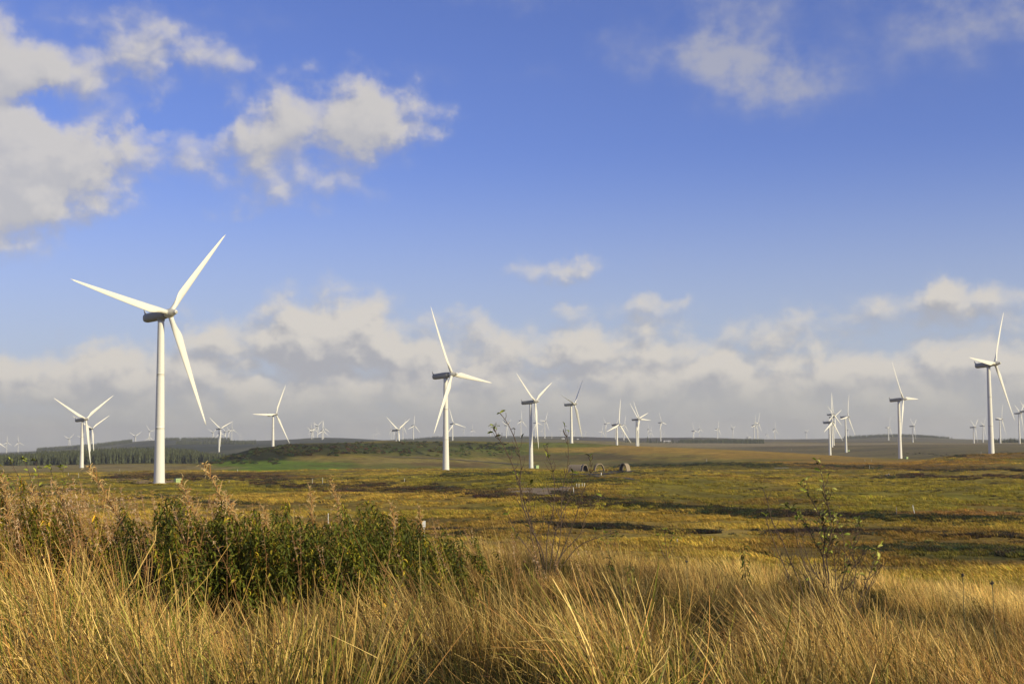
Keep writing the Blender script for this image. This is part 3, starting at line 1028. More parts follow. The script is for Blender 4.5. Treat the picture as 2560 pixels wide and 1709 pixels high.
# ------------------------------------------------------------------ conifers
def conifer(name, seed):
    r_ = random.Random(seed); m = MB()
    m.tube([(0, 0, -.5), (0, 0, 3.5)], [.22, .16], 5, (.10, .07, .05))
    lv = 9
    for i in range(lv):
        z0 = 1.0 + i * (17.0 / lv); z1 = z0 + 3.4
        rr = 3.1 * (1 - i / (lv + .3)) + .25; n = 9
        vs = []
        for k in range(n):
            a = 2 * math.pi * k / n + r_.random(); q = rr * r_.uniform(.6, 1.15)
            vs.append((q * math.cos(a), q * math.sin(a), z0 + r_.uniform(-.5, .4)))
        vs.append((0, 0, z1)); vs.append((0, 0, z0 + .5))
        g = r_.uniform(.75, 1.25)
        m.add(vs, [(k, (k + 1) % n, n) for k in range(n)] + [((k + 1) % n, k, n + 1) for k in range(n)], (.070 * g, .080 * g, .036 * g))
    return m.mesh(name, [M_conifer])


CM = [conifer('conifer', 900 + k) for k in range(5)]
CONI = proto_collection('conifer_trees', CM)


def plant_trees(name, P, S, label):
    n = len(P)
    rot = np.stack([np.zeros(n), np.zeros(n), rng.uniform(0, 6.28, n)], -1)
    scatter(name, CONI, 5, P, rot, np.array(S), np.ones((n, 3)), label)


def build_forest():
    # the plantation on the left: dense rows behind a straight front edge
    P = []; S = []
    x0, x1 = -60, 565
    for k in range(9500):
        px = rnd.uniform(x0, x1)
        r = 2130 + 1150 * rnd.random() ** 1.1
        if px > 430 and r > 2130 + (575 - px) * 6.5: continue
        if px < 90 and r > 2600: continue
        if 90 <= px < 250 and r > 2850: continue
        q = at_range(px, 1150, r)
        P.append((q.x, q.y, gz(q.x, q.y))); S.append(rnd.uniform(.72, 1.05) * np.interp(px, [0, 300, 480, 560], [.8, 1.05, 1.0, .75]))
    plant_trees('plantation', P, S, 'dark conifer plantation behind the pale field')
    P = []; S = []
    for k in range(2600):
        u = rnd.random()
        if u < .30: px, r = rnd.uniform(92, 215), rnd.uniform(6750, 6990)
        elif u < .62: px, r = rnd.uniform(192, 330), rnd.uniform(6500, 6980)
        elif u < .85: px, r = rnd.uniform(400, 575), rnd.uniform(6750, 7010)
        else: px, r = rnd.uniform(440, 640), rnd.uniform(5200, 5500)
        q = at_range(px, 1110, r); P.append((q.x, q.y, gz(q.x, q.y))); S.append(rnd.uniform(.6, .95))
    plant_trees('skyline_wood', P, S, 'far dark woods along the left skyline')
    P = []; S = []
    for k in range(1100):
        px = rnd.uniform(1695, 1910) if rnd.random() < .82 else rnd.uniform(1560, 1760)
        r = rnd.uniform(3950, 4250) if px > 1700 else rnd.uniform(3850, 3950)
        q = at_range(px, 1110, r); P.append((q.x, q.y, gz(q.x, q.y))); S.append(rnd.uniform(.5, .8) if px > 1700 else rnd.uniform(.25, .45))
    plant_trees('shelter_belt', P, S, 'low dark shelter belt of conifers right of the farm')
    P = []; S = []
    for k in range(1500):
        if rnd.random() < .7: px, r = rnd.triangular(2205, 2385, 2300), rnd.uniform(6650, 7000)
        else: px, r = rnd.uniform(2110, 2250), rnd.uniform(6700, 7000)
        q = at_range(px, 1100, r); P.append((q.x, q.y, gz(q.x, q.y))); S.append(rnd.uniform(.5, .85))
    for k in range(240):
        px, r = rnd.uniform(2470, 2570), rnd.uniform(3600, 3800)
        q = at_range(px, 1100, r); P.append((q.x, q.y, gz(q.x, q.y))); S.append(rnd.uniform(.35, .7))
    for k in range(120):
        px, r = rnd.uniform(1000, 1120), rnd.uniform(6800, 7000)
        q = at_range(px, 1100, r); P.append((q.x, q.y, gz(q.x, q.y))); S.append(rnd.uniform(.3, .5))
    plant_trees('hilltop_wood', P, S, 'dark wood on the low hill at the right skyline')
    # the few trees by the farm one can tell apart
    for (px, h, lab) in ((1619, 17, 'largest dark conifer left of the far farmhouse'), (1626, 15, 'dark conifer against the right side of the largest one by the farm'),
                         (1641, 13, 'single dark conifer just left of the far farmhouse'), (1682, 12, 'dark conifer just right of the far farmhouse')):
        q = at_range(px, 1110, 3980)
        t = thing('conifer_tree', (q.x, q.y, gz(q.x, q.y) - .2), lab, 'tree', 'conifers around the far farm')
        src = CM[int(px) % 5]
        cr = MB(); lo = link('crown', src, t); lo.scale = (h / 17 * 1.25, h / 17 * 1.25, h / 17 * 1.1)
        tk = MB(); tk.tube([(0, 0, -.6), (0, 0, 2.2)], [.35, .28], 6, (.10, .07, .05)); link('trunk', tk.mesh('trunk', [M_bark]), t)


build_forest()


# ------------------------------------------------------------------ wind turbines
ROTR = 46.5
HUBH = 67.0
OVER = 5.0


def blade_mesh(name, pitch=0.0, ns=22, npt=14):
    V = []; F = []
    for i in range(ns + 1):
        t = (i / ns) ** 1.15
        z = 1.5 + (ROTR - 1.5) * t
        if z < 3.2: ch, th, ci = 1.9, 1.9, 1.0
        elif z < 10: f = (z - 3.2) / 6.8; f = f * f * (3 - 2 * f); ch, th, ci = 1.9 + 1.55 * f, 1.9 - .95 * f, 1 - f
        else: f = (z - 10) / (ROTR - 10); ch, th, ci = 3.45 * (1 - f) ** .85 + .35 * f, .95 * (1 - f) + .06, 0
        if i == ns: ch *= .35; th *= .5
        tw = R(15 * (1 - min(1, (z - 1.5) / 36)) ** 1.3 + 2) + pitch
        for k in range(npt):
            a = 2 * math.pi * k / npt
            cx = math.cos(a); sy = math.sin(a)
            x = (cx * .5) * ch - (.20 * ch) * (1 - ci)      # trailing edge to -X
            taper = 1.0 if ci > .99 else (1 - (1 - ci) * .55 * max(0, -cx))
            y = sy * .5 * th * taper
            X = x * math.cos(tw) - y * math.sin(tw); Y = x * math.sin(tw) + y * math.cos(tw)
            V.append((X, Y - .9 * t * t, z))
    for i in range(ns):
        for k in range(npt):
            k2 = (k + 1) % npt
            F.append((i * npt + k, i * npt + k2, (i + 1) * npt + k2, (i + 1) * npt + k))
    F.append(tuple(ns * npt + k for k in range(npt))); F.append(tuple(range(npt - 1, -1, -1)))
    return mesh_np(name, np.array(V), F, [M_white], True)


def lathe_y(prof, n=28, sx=1.0, sz=1.0, squash=0.0):
    """profile of (y, radius) turned about the Y axis"""
    V = []; F = []
    for (y, r) in prof:
        for k in range(n):
            a = 2 * math.pi * k / n
            c, s = math.cos(a), math.sin(a)
            if squash:
                e = 2 / (2 + squash); c = math.copysign(abs(c) ** e, c); s = math.copysign(abs(s) ** e, s)
            V.append((r * c * sx, y, r * s * sz))
    for i in range(len(prof) - 1):
        for k in range(n):
            k2 = (k + 1) % n
            F.append((i * n + k, i * n + k2, (i + 1) * n + k2, (i + 1) * n + k))
    F.append(tuple(range(n))); L = (len(prof) - 1) * n
    F.append(tuple(L + k for k in range(n - 1, -1, -1)))
    return V, F


def turbine_meshes():
    d = {}
    d['blade'] = blade_mesh('rotor_blade')
    d['blade_feathered'] = blade_mesh('rotor_blade_feathered', R(58))
    # tower: tapered tube with flange rings, foundation collar
    n = 40; V = []; F = []; prof = []
    H = HUBH - 1.9
    prof.append((-6.0, 2.12))
    for k in range(0, 41):
        z = H * k / 40; prof.append((z, 2.12 - .87 * (k / 40) ** .9))
    for zz in (.34, .67):
        for i, (z, r) in enumerate(prof):
            if z > H * zz: prof[i:i] = [(H * zz - .14, r + .0), (H * zz - .13, r + .012), (H * zz + .13, r + .012), (H * zz + .14, r)]; break
    for (z, r) in prof:
        for k in range(n):
            a = 2 * math.pi * k / n; V.append((r * math.cos(a), r * math.sin(a), z))
    for i in range(len(prof) - 1):
        for k in range(n):
            k2 = (k + 1) % n; F.append((i * n + k, i * n + k2, (i + 1) * n + k2, (i + 1) * n + k))
    F.append(tuple((len(prof) - 1) * n + k for k in range(n)))
    d['tower'] = mesh_np('tower', np.array(V), F, [M_white], True)
    m = MB(); m.tube([(0, 0, -1.5), (0, 0, .35)], [2.75, 2.55], 32); d['collar'] = m.mesh('base_ring', [painted('concrete', (.42, .40, .36), .9, .15, 1.0)])
    # door with steps, on the side away from the wind
    m = MB(); m.box((-.45, 2.02, 1.2), (.45, 2.16, 3.3)); m.box((-.6, 2.0, 1.05), (.6, 3.0, 1.15))
    for k in range(5): m.box((-.5, 3.0 + .22 * k, .85 - .2 * k), (.5, 3.2 + .22 * k, .9 - .2 * k))
    d['door'] = m.mesh('door', [M_louvre])
    # nacelle along Y: nose end -3.1, tail 9.6
    prof = [(-2.9, 1.35), (-2.7, 1.62), (-1.2, 1.78), (2, 1.86), (6, 1.80), (8.4, 1.72), (9.2, 1.45), (9.6, .95), (9.72, .3)]
    V, F = lathe_y(prof, 28, 1.0, 1.02, .9)
    me = mesh_np('nacelle', np.array(V), F, [M_nac], True); d['nacelle'] = me
    # tail fin with its hooked top, and the wind instruments
    m = MB()
    vs = []
    out = [(7.6, 1.6), (8.6, 1.9), (9.2, 2.5), (9.75, 3.7), (10.15, 3.85), (9.95, 2.6), (9.7, 1.0), (8.9, .8)]
    for x in (-.09, .09):
        for (y, z) in out: vs.append((x, y, z))
    k = len(out)
    m.add(vs, [tuple(range(k - 1, -1, -1)), tuple(range(k, 2 * k))] + [(i, (i + 1) % k, k + (i + 1) % k, k + i) for i in range(k)])
    d['fin'] = m.mesh('tail_fin', [M_spin])
    m = MB(); m.tube([(.5, 7.0, 1.6), (.5, 7.0, 2.7)], .05, 6); m.box((.35, 6.9, 2.5), (.65, 7.1, 2.7))
    d['mast'] = m.mesh('wind_sensor', [M_spin])
    m = MB(); m.tube([(0, 0, -2.35), (0, 0, -1.35)], [1.42, 1.55], 28); d['yaw'] = m.mesh('yaw_collar', [M_nac])
    # spinner, and its pale nose
    prof = [(-2.65 + 4.85 - 5.0, 1.50)]
    V, F = lathe_y([(1.7, 1.35), (1.6, 1.62), (.6, 1.78), (-.9, 1.72), (-2.2, 1.25), (-3.3, .86), (-3.55, .80)], 28)
    d['spinner'] = mesh_np('hub', np.array(V), F, [M_spin], True)
    V, F = lathe_y([(-3.45, .80), (-3.6, .84), (-3.95, .72), (-4.2, .45), (-4.3, .1)], 22)
    d['nose'] = mesh_np('nose_cap', np.array(V), F, [M_white], True)
    V, F = lathe_y([(-.03, 1.0), (-.02, 1.08), (.5, 1.08), (.51, 1.0)], 24)
    Vr = [(x, z, y + 1.25) for (x, y, z) in V]
    d['root'] = mesh_np('blade_root', np.array(Vr), [tuple(reversed(f)) for f in F], [M_white], True)
    return d


TM = turbine_meshes()
TURB = []
towers_xy = []


def turbine(hx, hy, Rpx, tips, label, group='wind turbines on the moor', feathered=False, g_def=57.0):
    depth = ROTR * FPX / Rpx
    hub = at_depth(hx, hy, depth)
    az = math.degrees(math.atan2(hub.x, hub.y))
    g = g_def + ((hx * 13.7) % 5 - 2.5)
    if len(tips) == 3 and Rpx > 40:
        vx = sum(t[0] ** 2 for t in tips); vy = sum(t[1] ** 2 for t in tips)
        g = math.degrees(math.acos(min(.95, math.sqrt(vx / vy)))) - az
        g = max(44, min(72, g))
    c = max(.2, math.cos(R(g + az)))
    if len(tips) == 1:
        phi = math.atan2(tips[0][0] / c, tips[0][1])
    else:
        s = sum(complex(math.cos(3 * p), math.sin(3 * p)) for p in (math.atan2(t[0] / c, t[1]) for t in tips))
        phi = math.atan2(s.imag, s.real) / 3
    rz = R(g)
    tilt = R(5)
    # tower axis lies behind the rotor centre
    bx = hub.x - math.sin(rz) * OVER; by = hub.y + math.cos(rz) * OVER
    z0 = gz(bx, by)
    H = hub.z - z0 - OVER * math.sin(tilt)       # height of the tower-top reference above the ground
    t = thing('wind_turbine', (bx, by, z0 - .1), label, 'wind turbine', group, rz)
    tw = link('tower', TM['tower'], t); tw.scale = (1, 1, (H - 1.9) / (HUBH - 1.9))
    if Rpx > 45:
        link('base_ring', TM['collar'], t); link('door', TM['door'], t)
    na = link('nacelle', TM['nacelle'], t, (0, 0, H)); na.rotation_euler = (-tilt, 0, 0)
    if Rpx > 14: link('tail_fin', TM['fin'], na)
    if Rpx > 60:
        link('wind_sensor', TM['mast'], na); link('yaw_collar', TM['yaw'], t, (0, 0, H))
    rc = Vector((0, -OVER * math.cos(tilt), H + OVER * math.sin(tilt)))
    hb = link('hub', TM['spinner'], t, rc); hb.rotation_euler = (-tilt, 0, 0)
    if Rpx > 14: link('nose_cap', TM['nose'], hb)
    for k in range(3):
        b = link('rotor_blade', TM['blade_feathered' if feathered else 'blade'], t, rc)
        Mx = Matrix.Rotation(-tilt, 4, 'X') @ Matrix.Rotation(phi + k * 2 * math.pi / 3, 4, 'Y')
        b.rotation_euler = Mx.to_euler()
        if Rpx > 60: link('blade_root', TM['root'], b)
    towers_xy.append((bx, by))
    return t


# the large and middle-sized ones: hub x, hub y, rotor radius in px, blade tips from the hub, label
BIG = [
 (424, 782, 298, [(-234, 85), (124, 196), (88, -296)], 'largest and nearest white wind turbine, left foreground beside the green cabinet'),
 (1130, 935, 183, [(-53, 175), (100, -32), (-52, -137)], 'second largest white wind turbine, centre left, one blade pointing right'),
 (2488, 908, 163, [(18, 105), (-63, 48), (36, -163)], 'large white wind turbine near the right photo edge on the brown rise'),
 (1338, 1003, 120, [(-47, 83), (41, 31), (5, -117)], 'white wind turbine with its green cabinet at the foot, left of the timber shelters'),
 (2258, 997, 110, [(-23, 105), (36, -25), (-9, -80)], 'white wind turbine in front of the wooded hill, right part of the photo'),
 (214.6, 1047, 113, [(-75, 55), (67, 55), (10, -114)], 'larger front turbine of the overlapping pair at far left'),
 (230.2, 1070.6, 65, [(-48, 33), (40, 29), (2.5, -66)], 'smaller rear turbine of the overlapping pair at far left'),
 (1436.4, 1009.3, 89, [(-34.6, 32.5), (22, 50), (17.5, -91)], 'white turbine with thin shaded feathered blades on the green rise above the shelters'),
 (689.7, 1035, 86, [(-57, 5), (24, 70), (32, -78)], 'lone white turbine standing behind the scarp, one blade pointing level left'),
 (551.6, 1071, 47, [(-29, 31), (32, 15.4), (-1, -50)], 'white turbine rising where the dark scarp meets the plantation'),
 (996.3, 1074, 60, [(-31.3, 37.5), (27.5, 23), (1, -60)], 'Y shaped turbine with dark shaded tower left of the second largest turbine'),
 (1134, 1058.3, 41, [(-11, 40), (34, -11.6), (-20, -26)], 'turbine half hidden directly behind the tower of the second largest turbine'),
 (1548, 1060.4, 68, [(3.4, 64), (-35, -12.3), (24.5, -51.8)], 'white turbine on the tan crest behind the shelters, upright blade'),
 (1596.5, 1047.4, 59, [(-20.4, 47), (25, 5.4), (0, -55)], 'front one of two turbines almost exactly in line, above the farm conifers'),
 (1599.5, 1047.9, 52, [(-18, 50.7), (25, -6), (-14, -39)], 'rear one of two turbines almost exactly in line, above the farm conifers'),
 (2080.9, 1054, 76, [(-1.4, 73), (-23, -11), (21.8, -57)], 'front turbine of the dense cluster at right, blade straight up, lowest nacelle'),
 (2083.6, 1035, 53.6, [(-2, 53), (19, -35), (-17.7, -17.7)], 'turbine with the highest nacelle in the dense cluster at right'),
 (2087, 1041.7, 47, [(-17.7, 33), (15.7, 9.3), (1, -45)], 'Y shaped rear turbine in the dense cluster at right'),
 (2119.7, 1041, 62, [(2.7, 48.4), (-21, 6.8), (14.3, -58)], 'turbine with a tiny cabinet at its foot, just right of the dense cluster'),
 (2438, 1067, 41, [(-10, 27), (8.3, 13.4), (4.7, -40)], 'left one of two small Y shaped turbines left of the large right turbine'),
 (2504, 1046.7, 47, [(4, 27.4), (-10.8, 14.7), (10.2, -48.5)], 'turbine partly behind the down-pointing blade of the large right turbine'),
 (2552, 1032, 50, [(-14.4, 33.8), (9, 18), (4.7, -44)], 'left one of the overlapping turbines cut by the right photo edge'),
 (2567, 1027, 56, [(-14, 32), (10, 22), (3, -50)], 'right one of the overlapping turbines cut by the right photo edge'),
 (-28, 1091, 56, [(45, -33)], 'turbine outside the left edge with only one blade in the photo'),
]
# small far ones: hub x, y, radius px, one tip
SMALL = [
 (18, 1105, 18, (1, 17)), (46.7, 1105.5, 18.5, (-1, 17.7)), (173.7, 1096, 20, (2, -20)), (204, 1093, 17, (-11, 4)), (230, 1101, 17, (9, 15)), (247, 1105, 9, (4, 3)),
 (338.7, 1090, 22, (-13.6, 10)), (375.6, 1077.4, 20, (-10, 16.5)), (374.5, 1093, 19, (1, 19)),
 (533.2, 1080.5, 22, (1, -21)), (550, 1081.5, 23, (-2, 24.5)), (564.5, 1078.8, 22, (14.3, 6)), (581, 1072.6, 20, (0, 19)), (573.7, 1077.4, 20, (-8.5, 17)), (600, 1087, 10, (-6, 2)), (604.7, 1094.4, 8, (0, 7)),
 (774, 1082, 10, (0, 9)), (779.4, 1071.5, 18, (-1, 18)), (781, 1078, 24, (-15, 12.5)), (785.5, 1071, 20, (2, 20)), (795, 1063.8, 22, (-13.4, 8.9)), (807.3, 1076, 26, (1.6, 27)), (810.3, 1070.6, 24, (17, -11.6)),
 (933, 1088.7, 9, (4, 6)), (943, 1080.7, 13, (8, -5)),
 (979, 1073, 18, (-3, 16)), (984, 1077, 18, (10, 15)), (1009, 1066.5, 25, (7.5, 20)), (1035.5, 1063, 29, (3, 28.6)),
 (1160, 1075.4, 13, (-9, 4)), (1182, 1074, 17, (.4, 17)), (1225.7, 1079, 18, (-13.2, 13)), (1243, 1080, 12, (9, 6)), (1267.7, 1062.4, 25.4, (-16.6, 13)), (1304.2, 1050.8, 26.7, (2, 24.5)),
 (1341, 1056.3, 28, (13.6, -5.5)), (1356, 1077.4, 14, (3.4, 12)), (1364, 1051.5, 28.8, (7, 21)), (1403.7, 1075.4, 15, (-10.5, 8)), 
 (1435, 1080.8, 14, (5.8, 12)), (1463.6, 1080.8, 10, (-3.4, 7.5)), (1505.6, 1077.4, 20, (4.4, 20)), (1515.7, 1059, 22, (-6.4, 15)), (1540, 1063, 25, (-16, 8)),
 (1555, 1081.6, 12, (6, 8)), (1561.7, 1061.7, 28, (4.8, 24.5)),
 (1622.4, 1072.6, 17, (-1.6, 15.7)), (1627.8, 1080.8, 17, (7, -15)), (1654, 1055.6, 30.5, (-4.5, 29)), (1660.5, 1081, 10, (0, 8)), (1736, 1076.7, 24, (-4, 24.5)), (1750, 1072.6, 18.3, (-.4, 17.7)),
 (1795.7, 1071.5, 25, (3.8, 23.4)), (1832.9, 1070.6, 19, (-7.5, 14.3)), (1871, 1093, 20, (-4.8, 18.4)), (1888, 1062.4, 29, (3.4, 25)), (1896.2, 1056.3, 31, (5.2, 24.5)), (1918.4, 1085.6, 17, (1.6, 17.7)),
 (1938.5, 1072.6, 22.7, (1, 21.8)), (1972, 1090, 8, (0, 7)), (2016.5, 1080, 18, (-7.2, 15.7)), (2038.6, 1093, 7, (-2, 5)), (2049, 1096, 6, (0, 5)),
 (2121, 1073.8, 16, (-5, 14)), (2197, 1087, 7, (-1, 6)), (2204, 1090, 6, (1, 5)), (2224, 1067.6, 32, (5.4, -32.7)), (2285, 1064.2, 36, (-10.6, 25.9)),
 (2389.5, 1087, 8, (0, 8)), (2404, 1088, 8, (0, 8)), (2460, 1063.3, 33, (5.6, 20.7)),
]
LAND = [(-1e9, 'left photo edge'), (222, 'far left pair'), (400, 'nearest turbine'), (690, 'lone scarp turbine'), (1118, 'second largest turbine'), (1338, 'cabinet turbine'),
        (1436, 'feathered turbine'), (1548, 'tan crest turbine'), (1598, 'turbines in line'), (2078, 'dense cluster'), (2256, 'hill turbine'), (2482, 'large right turbine'), (1e9, 'right photo edge')]
ORD = ['first', 'second', 'third', 'fourth', 'fifth', 'sixth', 'seventh', 'eighth', 'ninth', 'tenth', 'eleventh', 'twelfth', 'thirteenth', 'fourteenth', 'fifteenth', 'sixteenth', 'seventeenth', 'eighteenth', 'nineteenth', 'twentieth']


def pose(tip):
    a = math.degrees(math.atan2(tip[0] / .5, tip[1])) % 120
    if a < 14 or a > 106: return 'upright blade'
    if 46 < a < 74: return 'Y rotor'
    return 'tilted rotor'


def build_turbines():
    for (x, y, r, tips, lab) in BIG:
        turbine(x, y, r, tips, lab, 'larger wind turbines', feathered='feathered' in lab)
    sm = sorted(SMALL)
    for i in range(len(LAND) - 1):
        seg = [s for s in sm if LAND[i][0] <= s[0] < LAND[i + 1][0]]
        for k, (x, y, r, tip) in enumerate(seg):
            a, b = LAND[i][1], LAND[i + 1][1]
            lab = '%s from left of small turbines between %s and %s, %s' % (ORD[k], a, b, pose(tip))
            turbine(x, y, r, [tip], lab, 'small far wind turbines along the horizon')


build_turbines()

# a thin mast among the far turbines
q = at_range(1379.6, 1098, 5200)
t = thing('pole', (q.x, q.y, gz(q.x, q.y)), 'thin white mast without blades between far turbines above the moor', 'mast')
m = MB(); m.tube([(0, 0, -1), (0, 0, 26)], [.9, .6], 8); link('shaft', m.mesh('shaft', [M_white]), t)


# ------------------------------------------------------------------ cabinets, posts, shelters, farm
def cabinet(px, py, w, d, h, rz, label):
    q = ground_at(px, py)
    t = thing('transformer_cabinet', q, label, 'cabinet', 'green cabinets at turbine feet', rz)
    m = MB(); m.box((-w / 2, -d / 2, -.6), (w / 2, d / 2, h)); link('body', m.mesh('body', [M_green]), t)
    m = MB(); m.box((-w / 2 - .1, -d / 2 - .1, h), (w / 2 + .1, d / 2 + .1, h + .12)); link('roof', m.mesh('roof', [M_green_d]), t)
    for s in (-1, 1):
        m = MB(); m.box((s * w / 4 - w / 4 + .08, -d / 2 - .03, .15), (s * w / 4 + w / 4 - .08, -d / 2 + .002, h - .12))
        dr = link('door', m.mesh('door', [M_green]), t)
        m = MB()
        for k in range(5): m.box((s * w / 4 - .3, -d / 2 - .05, h - .75 + k * .09), (s * w / 4 + .3, -d / 2 - .028, h - .70 + k * .09))
        link('louvre', m.mesh('louvre', [M_louvre]), dr)
    return t


cabinet(445, 1208, 2.7, 2.3, 1.9, R(36), 'lime green cabinet right of the nearest turbine tower')
cabinet(1342, 1170.5, 3.0, 2.4, 2.6, R(36), 'pale green cabinet against the turbine left of the timber shelters')
cabinet(2121, 1128, 3.4, 2.6, 2.6, R(36), 'tiny pale green cabinet by the turbine right of the dense cluster')
cabinet(2266, 1146.5, 2.6, 2.2, 1.9, R(36), 'tiny pale cabinet by the turbine in front of the wooded hill')
q = ground_at(2474, 1134.2)
t = thing('equipment_box', q, 'low white box at the foot of the large right turbine', 'box')
m = MB(); m.box((-1.4, -.8, -.4), (1.4, .8, .7)); link('body', m.mesh('body', [M_post]), t)
m = MB(); m.box((-1.5, -.9, .7), (1.5, .9, .8)); link('lid', m.mesh('lid', [M_post]), t)

POSTS = [  # x, top y, foot y, width m, lean px, kind, label
 (820.5, 1282, 1318, .10, 0, 'w', 'tall white marker post standing behind the leafy willowherb thicket'),
 (1693, 1345, 1358, .08, 0, 'w', 'left one of two short white posts at the far edge of the straw field'),
 (1781, 1345, 1358, .08, 0, 'w', 'right one of two short white posts at the far edge of the straw field'),
 (1441.5, 1208, 1217, .13, 0, 'w', 'first of four white posts in a row beside the path bend'),
 (1447.5, 1208, 1218, .13, 0, 'w', 'second of four white posts in a row beside the path bend'),
 (1455.5, 1207, 1217, .13, 0, 'w', 'third of four white posts in a row beside the path bend'),
 (1461, 1206, 1217, .13, 0, 'w', 'fourth of four white posts in a row beside the path bend'),
 (1436, 1217, 1238, .12, -3, 'w', 'leaning white post beside the gravel patch'),
 (1503, 1180.5, 1189, .30, 0, 'w', 'stout white bollard on the grass edge below the open timber arch'),
 (2241, 1267, 1290, .10, 0, 'g', 'upright grey post left of the leaning post on the dark bank'),
 (2288, 1262, 1286, .12, -6, 'w', 'leaning pale post on the dark bank at right'),
 (2174, 1162, 1171, .14, 0, 'w', 'left taller post of a pair on the brown rise'),
 (2182.5, 1164, 1172, .12, 0, 'g', 'right greyer post of a pair on the brown rise'),
 (2162.5, 1147.5, 1153, .14, 0, 'w', 'left of two tiny posts below the dark moor'),
 (2178.5, 1147.5, 1153, .14, 0, 'w', 'right of two tiny posts below the dark moor'),
 (2452.5, 1128, 1137, .13, 0, 'w', 'small white post left of the large right turbine'),
 (299.5, 1172, 1179, .18, 0, 'w', 'small white post between far left pair and nearest turbine'),
 (594, 1172, 1179, .18, 0, 'w', 'small white post at the lower edge of the green field'),
 (780.8, 1196, 1210, .10, 0, 'w', 'left shorter post of a pair on the grassy bank'),
 (806.5, 1193, 1210, .10, 0, 'w', 'right taller post of a pair on the grassy bank'),
 (994.5, 1172, 1180, .16, 0, 'w', 'small white post left of the second largest turbine'),
 (1011, 1195, 1204, .12, 0, 'w', 'thin white post in the olive grass below the second largest turbine'),
 (1979, 1120, 1127, .2, 0, 'w', 'tiny pale post standing in the dark moor'),
 (1766.5, 1146, 1154, .14, 0, 'w', 'thin post on the hillside right of the shelters'),
 (171, 1181, 1188, .2, 0, 'w', 'stubby white post below the far left pair'),
 (196.5, 1182, 1194, .11, 0, 'w', 'thin white post below the far left pair'),
 (80, 1189, 1196, .12, 0, 'w', 'left one of two tiny white posts behind the leafy twigs'),
 (85, 1189, 1196, .12, 0, 'w', 'right one of two tiny white posts behind the leafy twigs'),
 (573, 1200, 1206, .12, 0, 'w', 'small white post in the rough grass right of the lime green cabinet'),
 (2216, 1185.5, 1192, .5, 0, 's', 'short dark stub with pale foot in the grass, left of a pair'),
 (2221.8, 1184, 1191.5, .65, 0, 's', 'thicker short dark stub with pale cap, right of a pair'),
]
for (px, yt, yb, w, lean, kd, lab) in POSTS:
    q = ground_at(px, yb)
    d = math.hypot(q.x, q.y)
    topp = at_range(px + lean, yt, d)
    t = thing('marker_post' if kd != 's' else 'stub_post', q, lab, 'post', 'posts scattered over the moor')
    v = topp - q; h = max(.4, v.z)
    m = MB(); m.tube([(0, 0, -.4), (v.x, v.y, h * .93)], [w / 2, w / 2], 8)
    link('shaft', m.mesh('shaft', [M_post if kd == 'w' else (M_postgrey if kd == 'g' else M_dark)]), t)
    m = MB(); m.tube([(v.x, v.y, h * .93), (v.x, v.y, h)], [w / 2 * 1.12, w / 2 * .6], 8)
    link('cap', m.mesh('cap', [M_post if kd != 'g' else M_postgrey]), t)
# white board on a stake among the willowherb
p = at_range(1060, 1309, 21)
t = thing('sign_board', (p.x, p.y, gz(p.x, p.y)), 'small white board on a stake behind the right end of the willowherb', 'sign')
zz = p.z - gz(p.x, p.y)
m = MB(); m.box((-.012, -.012, -.3), (.012, .012, zz)); link('stake', m.mesh('stake', [M_postgrey]), t)
m = MB(); m.box((-.026, -.02, zz - .045), (.026, -.0125, zz + .05)); link('board', m.mesh('board', [M_post]), t)


def sheet(name, left, right, material, lift=.25, n=30, kind='structure'):
    """a strip of paving laid over the ground between two edges given in the photograph"""
    def along(pl, t):
        seg = [math.dist(a, b) for a, b in zip(pl, pl[1:])]; s = t * sum(seg)
        for i, L in enumerate(seg):
            if s <= L or i == len(seg) - 1:
                f = s / L if L else 0; return (pl[i][0] + (pl[i + 1][0] - pl[i][0]) * f, pl[i][1] + (pl[i + 1][1] - pl[i][1]) * f)
            s -= L
    V = []; F = []; k = 6
    for i in range(n + 1):
        a = ground_at(*along(left, i / n)); b = ground_at(*along(right, i / n))
        for j in range(k + 1):
            f = j / k; x = a.x + (b.x - a.x) * f; y = a.y + (b.y - a.y) * f
            V.append((x, y, gz(x, y) + lift))
    for i in range(n):
        for j in range(k):
            F.append((i * (k + 1) + j, i * (k + 1) + j + 1, (i + 1) * (k + 1) + j + 1, (i + 1) * (k + 1) + j))
    o = link(name, mesh_np(name, np.array(V), F, [material], True))
    tag(o, kind=kind)
    return o


sheet('tarmac_yard', [(1425, 1180.5), (1480, 1180), (1520, 1178.5), (1590, 1176.5)], [(1425, 1190), (1480, 1189), (1520, 1186.5), (1560, 1181.5)], M_tar, .22)
sheet('path', [(1455, 1189), (1510, 1193), (1560, 1197), (1594, 1201), (1588, 1206), (1540, 1208), (1480, 1211), (1400, 1218)],
      [(1455, 1186), (1515, 1189.5), (1570, 1194.5), (1600, 1202), (1596, 1208.5), (1545, 1211), (1480, 1213.5), (1400, 1221)], M_tar2, .18, 60)
sheet('gravel_pad', [(1270, 1222), (1330, 1221), (1400, 1221), (1430, 1219)], [(1262, 1231), (1320, 1236), (1390, 1239), (1420, 1230)], M_gravel, .2)
sheet('turbine_pad', [(270, 1197), (330, 1196.5), (400, 1197), (432, 1199)], [(300, 1205), (330, 1209), (400, 1212), (434, 1206)], gravel('earth_pad', (.30, .20, .09)), .22)
sheet('track', [(2070, 1282.5), (2110, 1283), (2135, 1285)], [(2070, 1286), (2110, 1286.5), (2135, 1287)], M_gravel, .12, 10)
sheet('distant_track', [(960, 1141.8), (1090, 1146), (1200, 1153), (1300, 1161.5)], [(960, 1142.6), (1090, 1147.2), (1200, 1154.4), (1300, 1163)], M_tar2, .5, 40)
q = ground_at(1954, 1170)
